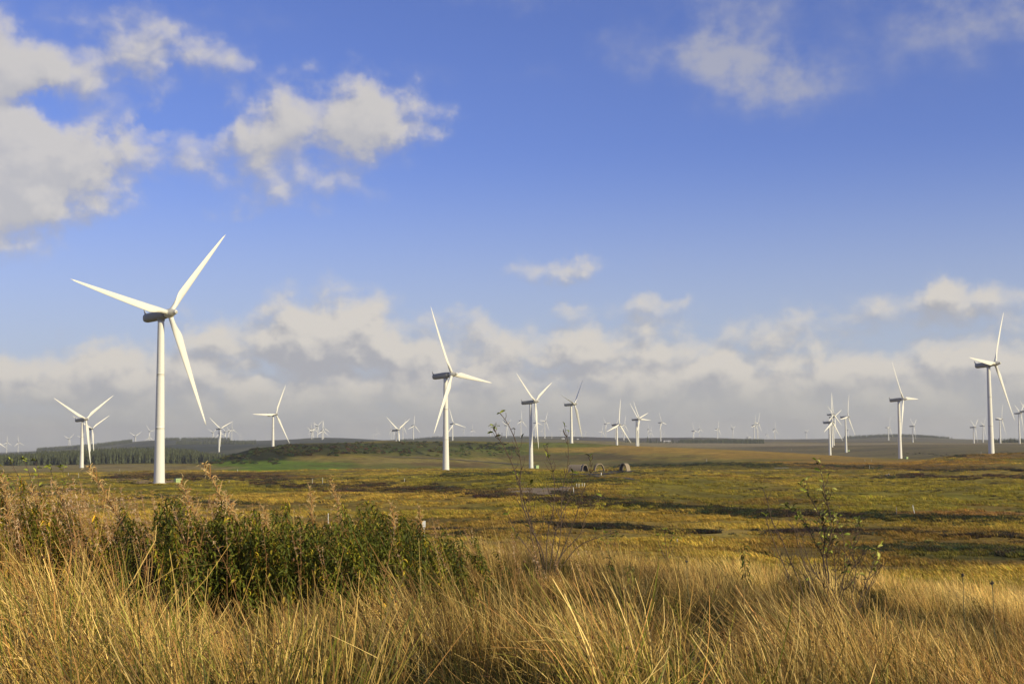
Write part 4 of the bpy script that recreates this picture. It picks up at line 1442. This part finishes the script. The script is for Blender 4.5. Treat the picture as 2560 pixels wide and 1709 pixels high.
t = thing('boardwalk', q, 'pale narrow plank walk lying in the dark green hollow at right', 'boardwalk', rz=R(-3))
for k in range(4):
    m = MB(); m.box((-4.2, -.7 + k * .34, .25), (4.2, -.38 + k * .34, .33)); link('plank', m.mesh('plank', [M_roof]), t)
m = MB()
for k in range(5): m.box((-4 + k * 2, -.65, -.6), (-3.85 + k * 2, .6, .245))
link('support', m.mesh('support', [M_dark]), t)


def shelter(px, py, w, h, L, rz, label, back=True, side_wood=True):
    q = ground_at(px, py)
    t = thing('timber_shelter', q, label, 'shelter', 'arched timber shelters', rz)
    n = 22; out = []; inn = []
    for k in range(n + 1):
        a = math.pi * k / n
        c, s = math.cos(a), math.sin(a)
        e = 1.18
        out.append((w / 2 * math.copysign(abs(c) ** (.82), c), h * abs(s) ** e * .985 + .0))
    # pointed apex
    for k in range(n):                                   # planks side by side, small gaps between them
        m = MB() if k == 0 else m
        (x0, z0), (x1, z1) = out[k], out[k + 1]
        d = Vector((x1 - x0, 0, z1 - z0)); nn = Vector((d.z, 0, -d.x)).normalized()
        if nn.z < 0 or (abs(nn.z) < .05 and nn.x * x0 < 0): nn = -nn
        a = Vector((x0, 0, z0)) + d * .03; b = Vector((x1, 0, z1)) - d * .03
        off = rnd.uniform(-.03, .03)
        vs = []
        for y in (-L / 2 + off, L / 2 + off):
            vs += [(a.x, y, a.z), (b.x, y, b.z), (b.x + nn.x * .05, y, b.z + nn.z * .05), (a.x + nn.x * .05, y, a.z + nn.z * .05)]
        m.add(vs, [(0, 1, 2, 3), (7, 6, 5, 4), (0, 4, 5, 1), (1, 5, 6, 2), (2, 6, 7, 3), (3, 7, 4, 0)])
    link('cladding', m.mesh('cladding', [M_wood]), t)
    m = MB()
    for k in range(n):
        (x0, z0), (x1, z1) = out[k], out[k + 1]
        f = .94
        vs = []
        for y in (-L / 2 + .06, L / 2 - .06):
            vs += [(x0 * .995, y, z0 * .995), (x1 * .995, y, z1 * .995), (x1 * f, y, z1 * f), (x0 * f, y, z0 * f)]
        m.add(vs, [(0, 1, 2, 3), (7, 6, 5, 4), (0, 4, 5, 1), (2, 6, 7, 3)])
    link('lining', m.mesh('lining', [M_woodin]), t)
    for ye in (-L / 2, L / 2):                           # pale end arches
        m = MB()
        for k in range(n):
            (x0, z0), (x1, z1) = out[k], out[k + 1]; vs = []
            for y in (ye - .07, ye + .07):
                vs += [(x0 * 1.045, y, z0 * 1.03), (x1 * 1.045, y, z1 * 1.03), (x1 * .93, y, z1 * .93), (x0 * .93, y, z0 * .93)]
            m.add(vs, [(0, 1, 2, 3), (7, 6, 5, 4), (0, 4, 5, 1), (2, 6, 7, 3)])
        link('end_arch', m.mesh('end_arch', [M_wood]), t)
    if back:
        m = MB(); vs = [(x * .93, L / 2 - .12, z * .93) for x, z in out]
        m.add(vs, [tuple(range(len(vs)))]); link('back_wall', m.mesh('back_wall', [M_woodin]), t)
    m = MB(); m.box((-w * .36, L * .05, .42), (w * .36, L * .25, .50)); m.box((-w * .33, L * .08, -.2), (-w * .30, L * .22, .42)); m.box((w * .30, L * .08, -.2), (w * .33, L * .22, .42))
    link('bench', m.mesh('bench', [M_wood]), t)
    return t


shelter(1439, 1180, 3.0, 3.0, 5.0, R(66), 'leftmost timber shelter seen from its long tan side')
shelter(1461, 1180.5, 2.7, 3.1, 1.6, R(24), 'timber shelter with a dark closed pointed arch facing the camera')
shelter(1498, 1178.5, 4.3, 3.15, .9, R(26), 'thin open timber arch one can see through', back=False)
shelter(1562, 1178, 3.9, 3.2, 2.3, R(-44), 'rightmost timber shelter with its sunlit planked right side', back=False)
# low posts and rails of rusty bracken colour between the shelters
for i, (px, py) in enumerate(((1472, 1179), (1479, 1179), (1516, 1178), (1528, 1178), (1536, 1177.5), (1545, 1177.5))):
    q = ground_at(px, py)
    t = thing('low_shrub', q, ('%s rusty low shrub %s of the open timber arch' % (('farther', 'nearer', 'nearest', 'second', 'third', 'farthest')[i], 'left' if i < 2 else 'right')), 'shrub', 'rusty shrubs between the shelters')
    m = MB()
    for k in range(22):
        a = rnd.uniform(0, 6.28); l = rnd.uniform(.5, 1.1); e = Vector((math.cos(a) * l * .8, math.sin(a) * l * .6, l))
        m.tube([(0, 0, -.1), tuple(e * .6), tuple(e)], [.05, .04, .02], 3, (.30, .12, .05))
    link('stems', m.mesh('stems', [M_leaf]), t)

# the farm
q = at_range(1668, 1103.5, 3960)
q.z = gz(q.x, q.y)
t = thing('farmhouse', q, 'long low pale farm building between dark conifers on the horizon', 'farm building', rz=R(-8))
m = MB(); m.box((-10, -4, -3), (10, 4, 5.0)); link('wall', m.mesh('wall', [M_wall]), t)
m = MB(); m.add([(-10.6, -4.7, 4.9), (10.6, -4.7, 4.9), (10.6, 0, 8), (-10.6, 0, 8), (-10.6, 4.7, 4.9), (10.6, 4.7, 4.9)], [(0, 1, 2, 3), (3, 2, 5, 4), (0, 3, 4), (1, 5, 2), (0, 4, 5, 1)])
link('roof', m.mesh('roof', [M_roof]), t)
for x in (-6, -1.5, 4):
    m = MB(); m.box((x - .9, -4.08, 1.2), (x + .9, -3.95, 3.2)); link('window', m.mesh('window', [M_dark]), t)
for (px, py, r, w, lab) in ((1408, 1098.3, 5200, 12, 'left of two tiny white sheds on the far moor'), (1444.5, 1097.8, 5200, 7, 'right smaller one of two tiny white sheds on the far moor'),
                            (2068, 1102, 3900, 8, 'tiny white building lying on the dark slope under the far turbines')):
    if px == 2068: px, py, r = 1787.5, 1102.2, 4700
    q = at_range(px, py, r); q.z = gz(q.x, q.y)
    t = thing('shed', q, lab, 'shed')
    m = MB(); m.box((-w / 2, -3, -3), (w / 2, 3, 3.0)); link('wall', m.mesh('wall', [M_post]), t)
    m = MB(); m.add([(-w / 2 - .4, -3.4, 2.95), (w / 2 + .4, -3.4, 2.95), (w / 2 + .4, 0, 4.6), (-w / 2 - .4, 0, 4.6), (-w / 2 - .4, 3.4, 2.95), (w / 2 + .4, 3.4, 2.95)], [(0, 1, 2, 3), (3, 2, 5, 4), (0, 3, 4), (1, 5, 2), (0, 4, 5, 1)])
    link('roof', m.mesh('roof', [M_roof]), t)


# ------------------------------------------------------------------ willowherb
def leaf_mesh(name, L, W, curl, fold, col, seed=0, seg=6, matl=None):
    """a lance-shaped leaf from the origin along +X, drooping and folded along its midrib"""
    r_ = random.Random(seed); V = []; F = []; C = []
    x = z = 0.0; a = R(25)
    for i in range(seg + 1):
        t = i / seg
        w = W * math.sin(math.pi * min(1, .08 + t * .92)) ** .8 * (1 if i < seg else .05)
        yy = .12 * L * math.sin(t * 2.2 + seed) * .3
        V += [(x, yy - w / 2, z + fold * w), (x, yy, z), (x, yy + w / 2, z + fold * w)]
        g = 1 - .25 * t * r_.random()
        C += [tuple(c * g for c in col)] * 3
        a -= curl / seg; x += math.cos(a) * L / seg; z += math.sin(a) * L / seg
    for i in range(seg):
        b = i * 3; F += [(b, b + 1, b + 4, b + 3), (b + 1, b + 2, b + 5, b + 4)]
    return mesh_np(name, np.array(V), F, [matl or M_leaf], True, np.array(C))


LCOL = [(.085, .12, .022), (.13, .16, .03), (.26, .26, .045), (.055, .08, .018), (.26, .22, .06), (.13, .085, .03)]
WL = [leaf_mesh('leaf', .115, .020, R(95 + 18 * k), .35, LCOL[k % 6], k) for k in range(6)]
VL = [leaf_mesh('leaf', .115, .021, R(95 + 18 * k), .35, LCOL[k % 6], k, 4, M_leafs) for k in range(6)]


def stem_curve(v, n=9, bow=.10):
    """points from the origin to v, bowed upwards first then leaning over"""
    P = []
    side = Vector((v.x, v.y, 0))
    for i in range(n + 1):
        t = i / n
        P.append(Vector((v.x * t ** 1.35, v.y * t ** 1.2, v.z * t)) + Vector((.01 * math.sin(9 * t + v.x * 20), .01 * math.cos(7 * t), 0)))
    return P


def curve_at(P, t):
    f = t * (len(P) - 1); i = min(int(f), len(P) - 2); f -= i
    return P[i].lerp(P[i + 1], f), (P[i + 1] - P[i]).normalized()


def plume_mesh(name, length, seed, dens=46):
    """curling split seed pods with silky hairs, along +Z"""
    r_ = random.Random(seed); m = MB()
    for k in range(dens):
        t = k / dens; z = length * t
        a = r_.uniform(0, 6.28); s = r_.uniform(.03, .065) * (1.15 - .6 * t)
        o = Vector((math.cos(a), math.sin(a), 0)); pts = [Vector((0, 0, z))]
        cur = r_.uniform(-1.5, 3.0); d = (o * .9 + Vector((0, 0, .9))).normalized()
        for i in range(5):
            ang = cur * (i / 5)
            dd = (d * math.cos(ang) + Vector((-o.y, o.x, -.5)) * math.sin(ang)).normalized()
            pts.append(pts[-1] + dd * s * .33)
        c = r_.choice([(.56, .36, .20), (.66, .46, .28), (.44, .25, .13), (.72, .56, .38)])
        m.tube(pts, [.0028, .0032, .0030, .0026, .002, .0010], 3, c, cap=False)
        if r_.random() < .75:
            for h in range(7):
                e = Vector((r_.gauss(0, 1), r_.gauss(0, 1), r_.gauss(.2, .8))).normalized() * r_.uniform(.015, .034)
                b = pts[r_.randrange(1, 6)]; w = e.orthogonal().normalized() * .0018
                m.add([tuple(b - w), tuple(b + w), tuple(b + e)], [(0, 1, 2)], (.78, .66, .48))
    m.tube([(0, 0, -.02), (0, 0, length)], [.0035, .0012], 5, (.25, .14, .07))
    return m.mesh(name, [M_fluff])


PL = [plume_mesh('seed_plume', .34, 31), plume_mesh('seed_plume', .28, 32), plume_mesh('seed_plume', .20, 33, 34)]
M_stem = painted('willowherb_stem', (.22, .12, .06), .7, .2, 20)


def willowherb(px, r, tx, ty, label, plume=0, n_leaf=46, psc=1.0, top_leaf=.78, lsc=1.0, group='tall willowherb stems in front of the moor'):
    b = at_range(px, 1400, r); b.z = gz(b.x, b.y)
    tp = at_range(tx, ty, r)
    v = tp - b
    t = thing('willowherb_plant', b, label, 'plant', group)
    P = stem_curve(v)
    m = MB(); m.tube([tuple(p) for p in P], [.0065 - .0045 * i / 9 for i in range(10)], 6, (.2, .11, .06)); link('stem', m.mesh('stem', [M_stem]), t)
    Lt = v.length
    for k in range(n_leaf):
        f = .12 + (top_leaf - .12) * (k + rnd.random() * .6) / n_leaf
        p, d = curve_at(P, f)
        a = k * 2.4 + rnd.uniform(-.3, .3)
        o = link('leaf', WL[rnd.choice([0, 0, 1, 1, 2, 3, 3, 4, 5]) if f > .3 else rnd.choice([4, 5, 5, 0])], t, p)
        o.rotation_euler = (rnd.uniform(-.4, .4), rnd.uniform(-.35, .35), a)
        s = lsc * rnd.uniform(.75, 1.2) * (1.1 - .45 * max(0, f - .5)); o.scale = (s, s, s)
    if plume is not None:
        p, d = curve_at(P, top_leaf - .06)
        o = link('seed_plume', PL[plume], t, p)
        top = P[-1] - p
        o.rotation_euler = top.to_track_quat('Z', 'Y').to_euler()
        L0 = (.34, .28, .20)[plume]
        o.scale = (psc, psc, top.length / L0)
    # tuft of small leaves at the tip
    for k in range(7):
        p, d = curve_at(P, .95 + .007 * k)
        o = link('leaf', WL[rnd.choice([0, 1, 5])], t, p); o.rotation_euler = (0, -.9, rnd.uniform(0, 6.28)); o.scale = (.38, .38, .38)
    return t


WH = [
 (400, 12.6, 222, 1163, 'willowherb leaning far left with a large pale seed plume, beside the far left pair', 0, 60, 1.25, .62),
 (650, 12.2, 512, 1156, 'tallest willowherb, leafy with a long twisted seed plume, right of the green cabinet', 0, 64, 1.2, .66),
 (560, 12.0, 450, 1200, 'willowherb with a thick buff seed plume just below the green cabinet', 1, 50, 1.45, .62),
 (150, 13.4, 78, 1212, 'willowherb with a pale plume near the left photo edge', 1, 40, 1.2, .66),
 (45, 13.0, 4, 1185, 'willowherb cut by the left photo edge', 1, 44, 1.2, .66),
 (215, 13.0, 142, 1212, 'brown willowherb below the far left pair of turbines', 2, 36, 1.3, .7),
 (800, 12.8, 774, 1222, 'dark stemmed willowherb with a white tufted tip left of the tall white post', 2, 44, 1.1, .74),
 (660, 12.9, 562, 1234, 'willowherb with loose white fluff right of the tallest one', 2, 30, 1.5, .72),
 (1010, 12.8, 978, 1262, 'willowherb with a thin pale plume in the middle of the thicket top', 2, 44, 1.1, .76),
 (1068, 12.9, 1046, 1270, 'rusty brown topped willowherb touching the small white board', 2, 44, 1.0, .76),
 (880, 13.2, 828, 1195, 'thin pale wispy willowherb right of the tall white post', 1, 18, .9, .70),
 (905, 12.7, 948, 1290, 'leafy green willowherb with a short dark top, middle of the thicket', None, 56, 1., .96),
 (1140, 12.7, 1150, 1325, 'leafy willowherb at the right end of the thicket', None, 50, 1., .96),
 (700, 12.4, 660, 1270, 'leafy willowherb with curled white seed threads left of the tall white post', 2, 50, 1.1, .80),
 (340, 13.2, 300, 1250, 'short leafy willowherb in the shaded left part of the thicket', None, 50, 1., .96),
 (1530, 14.0, 1522, 1388, 'single small green willowherb in the straw field right of the bare sapling', None, 46, 1., .97),
 (1580, 13.2, 1574, 1405, 'second small green willowherb in the straw field, lower and farther right', None, 42, 1., .97),
 (1868, 16.5, 1858, 1358, 'small dark leafy stem left of the leafy sapling', None, 40, .9, .97),
]
for w in WH:
    willowherb(w[0], w[1], w[2], w[3], w[4], w[5], w[6], w[7], w[8])


def herb_proto(name, seed, n_leaf=96, height=1.0):
    """a whole leafy stem in one mesh, for the thicket"""
    r_ = random.Random(seed); V = []; F = []; C = []
    P = stem_curve(Vector((-.22, .02, height)))
    m = MB(); m.tube([tuple(p) for p in P], [.007 - .005 * i / 9 for i in range(10)], 4, (.16, .10, .05))
    V += m.v; F += m.f; C += m.c
    vl = []
    for me in VL:
        vl.append((np.array([tuple(v.co) for v in me.vertices]), [tuple(p.vertices) for p in me.polygons],
                   np.array([tuple(c.color)[:3] for c in me.color_attributes['tone'].data])))
    for k in range(n_leaf):
        f = .10 + .88 * k / n_leaf
        p, d = curve_at(P, f)
        vv, ff, cc = vl[r_.choice([0, 0, 0, 1, 1, 2, 3, 3, 3]) if f > .3 else r_.choice([4, 5, 3, 3])]
        s = r_.uniform(.55, 1.1) * (1.15 - .6 * max(0, f - .5))
        mt = Matrix.Translation(p) @ Euler((r_.uniform(-.5, .5), r_.uniform(-.4, .3), k * 2.4 + r_.uniform(-.4, .4))).to_matrix().to_4x4() @ Matrix.Scale(s, 4)
        mm = np.array(mt); w = vv @ mm[:3, :3].T + mm[:3, 3]
        b = len(V); V += [tuple(x) for x in w]; F += [tuple(b + i for i in q_) for q_ in ff]; g = r_.uniform(.7, 1.25); C += [tuple(c * g) for c in cc]
    return mesh_np(name, np.array(V), F, [M_leafs], False, np.array(C))


HP = [herb_proto('willowherb', 40 + k) for k in range(7)]
HERB = proto_collection('willowherb_plants', HP)


def build_thicket():
    P = []; S = []; T_ = []; Rr = []
    topx = [-40, 60, 200, 330, 450, 560, 640, 740, 860, 960, 1060, 1150, 1220, 1280]
    topy = [1225, 1222, 1245, 1275, 1280, 1245, 1285, 1300, 1290, 1285, 1305, 1325, 1350, 1380]
    n = 0
    while n < 580:
        px = rnd.uniform(-60, 1290)
        if px < 330: r = rnd.uniform(12.6, 17.0)
        else: r = rnd.uniform(11.2, 14.6)
        if vn1(px / 80, r * .9) < -.28: continue
        if px > 1100 and rnd.random() < .35 + (px - 1100) / 300: continue
        b = at_range(px, 1400, r); z = gz(b.x, b.y)
        ty = np.interp(px, topx, topy)
        h = at_range(px, ty, r).z - z
        s = h * rnd.choice([rnd.uniform(.45, .9), rnd.uniform(.7, 1.0), rnd.uniform(.9, 1.14)])
        s *= 1 + .24 * vn1(px / 34, 3.3)
        if s < .25: continue
        P.append((b.x, b.y, z)); S.append((.9 * rnd.uniform(.8, 1.15), .9 * rnd.uniform(.8, 1.1), s))
        dark = 1.0
        tt = np.array([1., 1., 1.]) * rnd.uniform(.7, 1.25)
        if px < 330: tt = tt * (np.array([1.15, .95, .9]) if rnd.random() < .5 else np.array([1.35, 1.1, .8]))
        tt = tt * np.array([1.25, 1.15, .9])
        if rnd.random() < .18: tt = tt * np.array([1.7, 1.55, 1.1])
        T_.append(tt); Rr.append((rnd.gauss(0, .08), rnd.gauss(-.05, .12), rnd.gauss(0, .6))); n += 1
    scatter('willowherb_thicket', HERB, 7, P, Rr, S, np.array(T_), 'dense dark green leafy willowherb thicket behind the straw grass')


build_thicket()


# loose dry stems with fluff standing in and behind the thicket on the left
def build_dry_stems():
    V = MB(); ms = []
    for k in range(4):
        m = MB(); r_ = random.Random(70 + k)
        P = stem_curve(Vector((-.20, .03, 1.0)))
        m.tube([tuple(p) for p in P], [.0035 - .0025 * i / 9 for i in range(10)], 4, (.30, .18, .09))
        for j in range(16):
            p, d = curve_at(P, r_.uniform(.45, .98)); e = Vector((r_.gauss(0, 1), r_.gauss(0, 1), r_.uniform(.2, 1.3))).normalized() * r_.uniform(.03, .09)
            mid = p + e * .6; m.tube([tuple(p), tuple(mid), tuple(p + e + Vector((-.01, 0, -.015)))], [.0015, .0015, .0008], 3, (.36, .22, .12), cap=False)
        for j in range(14):
            p, d = curve_at(P, r_.uniform(.75, 1.0)); e = Vector((r_.gauss(0, 1), r_.gauss(0, 1), r_.gauss(0, 1))).normalized() * .03
            w = e.orthogonal().normalized() * .003
            m.add([tuple(p - w), tuple(p + w), tuple(p + e)], [(0, 1, 2)], (.55, .45, .36))
        me = m.mesh('dry_stem', [M_leafs]); ms.append(me)
    cl = proto_collection('dry_plants', ms)
    P = []; S = []; Rr = []
    for k in range(620):
        u = rnd.random()
        px = rnd.uniform(-50, 640) if u < .66 else rnd.uniform(640, 1500)
        r = rnd.uniform(10.8, 19)
        b = at_range(px, 1400, r); z = gz(b.x, b.y)
        ty = np.interp(px, [-50, 200, 420, 640, 900, 1200, 1500], [1195, 1205, 1235, 1250, 1270, 1310, 1360])
        h = at_range(px, ty, r).z - z
        P.append((b.x, b.y, z)); S.append(h * rnd.uniform(.6, 1.05)); Rr.append((rnd.gauss(0, .1), rnd.gauss(-.05, .12), rnd.gauss(0, .6)))
    scatter('dry_stems', cl, 4, P, Rr, S, np.ones((len(P), 3)) * 1.1, 'thin dry brown seed stems rising behind the thicket')


build_dry_stems()

# ------------------------------------------------------------------ saplings
OV = {}


def oval_leaf(i):
    if i not in OV:
        col = [(.36, .40, .07), (.22, .27, .04), (.06, .07, .018), (.50, .50, .14), (.09, .07, .03)][i]
        OV[i] = leaf_mesh('leaf', .062, .026, R(40 + 10 * i), .22, col, 50 + i, 5)
    return OV[i]


def sapling(name, base_px, r, branches, label, cat='sapling', leaf_p=.3, side=2.0, bark=None, rb=.0065, leaf_s=1.0, twig=.16, leaf_from=.35, pal=(0, 1, 2, 3), seed=1):
    r_ = random.Random(seed)
    b = at_range(base_px, 1400, r); b.z = gz(b.x, b.y)
    t = thing(name, b, label, cat)
    leaves = []
    for bi, br in enumerate(branches):
        yo = [0.0]; dep = r_.uniform(-.25, .25)
        pts = []
        for i, (x, y) in enumerate(br):
            rr = r + dep * i / len(br) + r_.uniform(-.02, .02)
            p = at_range(x, y, rr) - b
            pts.append(p)
        # smooth it
        sm = []
        for i in range(len(pts) - 1):
            p0 = pts[max(0, i - 1)]; p1 = pts[i]; p2 = pts[i + 1]; p3 = pts[min(len(pts) - 1, i + 2)]
            for k in range(3):
                f = k / 3
                sm.append(.5 * ((2 * p1) + (p2 - p0) * f + (2 * p0 - 5 * p1 + 4 * p2 - p3) * f * f + (3 * p1 - p0 - 3 * p2 + p3) * f ** 3))
        sm.append(pts[-1])
        n = len(sm); m = MB()
        r0 = rb * (1 if bi < 2 else .75)
        m.tube([tuple(p) for p in sm], [r0 * (1 - .58 * i / n) for i in range(n)], 6)
        tot = sum((sm[i + 1] - sm[i]).length for i in range(n - 1))
        for k in range(int(side * tot * 4)):
            i = r_.randrange(int(n * .25), n - 1)
            p = sm[i]; d = (sm[i + 1] - sm[i]).normalized()
            o = Vector((r_.choice([-1, 1]) * r_.uniform(.4, 1), r_.gauss(0, .5), r_.uniform(.3, .8)))
            L = twig * r_.uniform(.4, 1.5) * (1.2 - i / n)
            q1 = p + (d * .4 + o).normalized() * L * .5; q2 = q1 + (d * .8 + o * .5 + Vector((0, 0, .6))).normalized() * L * .5
            m.tube([tuple(p), tuple(q1), tuple(q2)], [rb * .42, rb * .34, rb * .24], 4)
            if r_.random() < leaf_p:
                leaves.append((q2, o)); 
                if r_.random() < .5: leaves.append((q1, -o))
        link('branch', m.mesh('branch', [bark or M_bark]), t)
        for k in range(int(leaf_p * tot * 16)):
            f = r_.uniform(leaf_from, 1); i = min(n - 1, int(f * n))
            leaves.append((sm[i], Vector((r_.choice([-1, 1]), r_.gauss(0, .6), .2))))
        leaves.append((sm[-1], Vector((-.3, 0, 1)))); leaves.append((sm[-1], Vector((.5, -.3, .8))))
    for (p, o) in leaves[:260]:
        lf = link('leaf', oval_leaf(r_.choice(pal)), t, p)
        rz = math.atan2(o.y, o.x) + r_.uniform(-.5, .5)
        lf.rotation_euler = (r_.uniform(-1.2, 1.2), r_.uniform(-1.3, .3), rz)
        s = leaf_s * r_.uniform(.6, 1.25); lf.scale = (s, s, s)
    return t


sapling('willow_sapling', 1368, 14.5, [
 [(1362, 1470), (1358, 1385), (1330, 1325), (1305, 1255), (1300, 1200), (1303, 1160), (1290, 1105), (1270, 1060), (1250, 1032)],
 [(1368, 1470), (1352, 1390), (1332, 1320), (1312, 1260), (1296, 1200), (1265, 1125), (1243, 1090), (1234, 1062)],
 [(1366, 1450), (1368, 1340), (1384, 1270), (1386, 1200), (1373, 1145), (1366, 1112)],
 [(1370, 1460), (1396, 1372), (1403, 1300), (1404, 1235), (1419, 1165), (1420, 1110), (1411, 1064)],
 [(1376, 1450), (1416, 1352), (1440, 1290), (1456, 1232), (1477, 1182), (1475, 1142)],
 [(1378, 1460), (1405, 1385), (1450, 1335), (1466, 1285), (1505, 1240)],
 [(1360, 1450), (1325, 1378), (1292, 1335), (1270, 1285)],
 [(1372, 1450), (1384, 1350), (1402, 1290), (1424, 1240), (1432, 1180)],
 [(1356, 1440), (1330, 1350), (1322, 1280), (1326, 1210)],
 [(1380, 1450), (1440, 1370), (1490, 1345), (1540, 1330)]],
 'nearly bare thin sapling right of centre with a few leaves at the twig tips', leaf_p=.05, side=3.2, rb=.0075, leaf_s=1.0, twig=.20, leaf_from=.8, pal=(0, 1, 1, 2), seed=5)

sapling('willow_sapling', 2075, 12.6, [
 [(2068, 1560), (2072, 1450), (2066, 1395), (2075, 1350), (2078, 1300), (2070, 1262), (2062, 1230), (2055, 1190), (2040, 1150)],
 [(2066, 1560), (2068, 1460), (2058, 1390), (2062, 1345), (2058, 1310), (2046, 1280), (2030, 1250), (2015, 1225), (2002, 1212)],
 [(2060, 1550), (2058, 1400), (2035, 1350), (2015, 1310), (1990, 1282), (1962, 1262)],
 [(2078, 1560), (2105, 1465), (2112, 1400), (2108, 1345), (2098, 1312), (2088, 1290)],
 [(2118, 1560), (2132, 1480), (2140, 1420), (2130, 1380), (2141, 1338), (2146, 1295)],
 [(2128, 1555), (2168, 1450), (2183, 1408), (2187, 1376)],
 [(2135, 1550), (2185, 1440), (2207, 1410)],
 [(2070, 1560), (2062, 1470), (2030, 1420), (2012, 1370), (2005, 1330)],
 [(2090, 1550), (2120, 1440), (2150, 1400), (2160, 1372)],
 [(2075, 1550), (2090, 1450), (2085, 1400), (2092, 1360)]],
 'leafy sapling with pale yellow-green leaves in the straw grass at right', leaf_p=.55, side=7, rb=.0066, leaf_s=.85, twig=.18, pal=(0, 3, 3, 1, 2), seed=9, leaf_from=.3)

sapling('willow_sapling', 1990, 13.4, [
 [(2030, 1560), (2000, 1460), (1975, 1400), (1955, 1350), (1930, 1300), (1918, 1250), (1908, 1222)],
 [(2000, 1560), (1975, 1450), (1950, 1390), (1925, 1330), (1915, 1290)],
 [(2040, 1560), (2025, 1460), (1990, 1420), (1950, 1395), (1915, 1385)],
 [(2035, 1560), (2020, 1440), (2000, 1380), (1985, 1320), (1960, 1270)],
 [(2038, 1560), (2030, 1450), (2010, 1400), (1995, 1340), (1992, 1300)]],
 'bare dark leaning sapling just left of the leafy one at right', leaf_p=.03, side=2.6, rb=.0062, twig=.20, leaf_from=.9, pal=(2, 1), seed=13)

sapling('willow_sapling', 95, 14.2, [
 [(90, 1330), (70, 1250), (48, 1195), (30, 1160), (25, 1148)],
 [(95, 1330), (88, 1250), (78, 1200), (66, 1165), (60, 1148)],
 [(100, 1330), (100, 1250), (96, 1200), (94, 1170), (90, 1150)],
 [(110, 1330), (140, 1260), (160, 1215), (158, 1185), (150, 1168)],
 [(100, 1330), (115, 1250), (132, 1205), (128, 1180), (122, 1166)],
 [(92, 1330), (60, 1260), (25, 1215), (12, 1190)]],
 'small sapling with bright green leaves against the pale field at far left', leaf_p=.55, side=1.2, rb=.0045, leaf_s=.8, twig=.08, pal=(0, 0, 1, 2), seed=17, leaf_from=.35)

sapling('willow_shrub', 1525, 19.5, [
 [(1520, 1400), (1500, 1370), (1490, 1340), (1487, 1325)], [(1525, 1400), (1520, 1360), (1515, 1330)], [(1530, 1400), (1545, 1370), (1555, 1340)],
 [(1525, 1400), (1535, 1365), (1540, 1335)], [(1522, 1400), (1508, 1375), (1502, 1345)]],
 'low green leafy shrub at the straw field edge right of the bare sapling', 'shrub', leaf_p=.7, side=2.6, rb=.005, leaf_s=.75, twig=.12, pal=(1, 0, 1, 2), seed=21, leaf_from=.2)
sapling('willow_shrub', 1665, 19.5, [
 [(1665, 1400), (1650, 1365), (1642, 1338)], [(1668, 1400), (1664, 1360), (1660, 1322)], [(1672, 1400), (1685, 1368), (1698, 1345)], [(1668, 1400), (1674, 1365), (1680, 1335)]],
 'small sparse shrub below the two short white posts', 'shrub', leaf_p=.55, side=2.4, rb=.005, leaf_s=.75, twig=.12, pal=(1, 0, 2), seed=23, leaf_from=.2)

# one dark rush stem with its seed cluster standing alone in the straw
for (px, py, r, lab) in ((1714, 1402, 12, 'single tall rush with a round dark seed cluster right of centre'), (2404, 1437, 11, 'single rush with a dark seed cluster at right'),
                         (2478, 1456, 10.5, 'rightmost single rush with a dark seed cluster')):
    b = at_range(px + 14, 1500, r); b.z = gz(b.x, b.y); v = at_range(px, py, r) - b
    t = thing('rush_stem', b, lab, 'rush')
    m = MB(); P = stem_curve(v); m.tube([tuple(p) for p in P], [.003] * 10, 5); link('stem', m.mesh('stem', [M_barkgrn]), t)
    m = MB()
    for k in range(16):
        e = Vector((rnd.gauss(0, 1), rnd.gauss(0, 1), rnd.gauss(0, 1))).normalized() * .016
        m.tube([tuple(P[-1]), tuple(P[-1] + e)], [.005, .003], 4)
    link('seed_cluster', m.mesh('seed_cluster', [M_dark]), t)

# ------------------------------------------------------------------ haze
def build_haze():
    m = MB(); m.box((-14600, -14600, -190), (14600, 14600, 175))
    mt = bpy.data.materials.new('haze_air'); mt.use_nodes = True
    nt = mt.node_tree; nt.nodes.clear()
    v = nt.nodes.new('ShaderNodeVolumePrincipled'); v.inputs['Color'].default_value = (.95, .94, .92, 1)
    v.inputs['Density'].default_value = HAZE; v.inputs['Anisotropy'].default_value = .2
    o = nt.nodes.new('ShaderNodeOutputMaterial'); nt.links.new(v.outputs[0], o.inputs['Volume'])

    ob = link('haze', m.mesh('haze', [mt])); tag(ob, kind='stuff')


HAZE = 5.5e-5
build_haze()
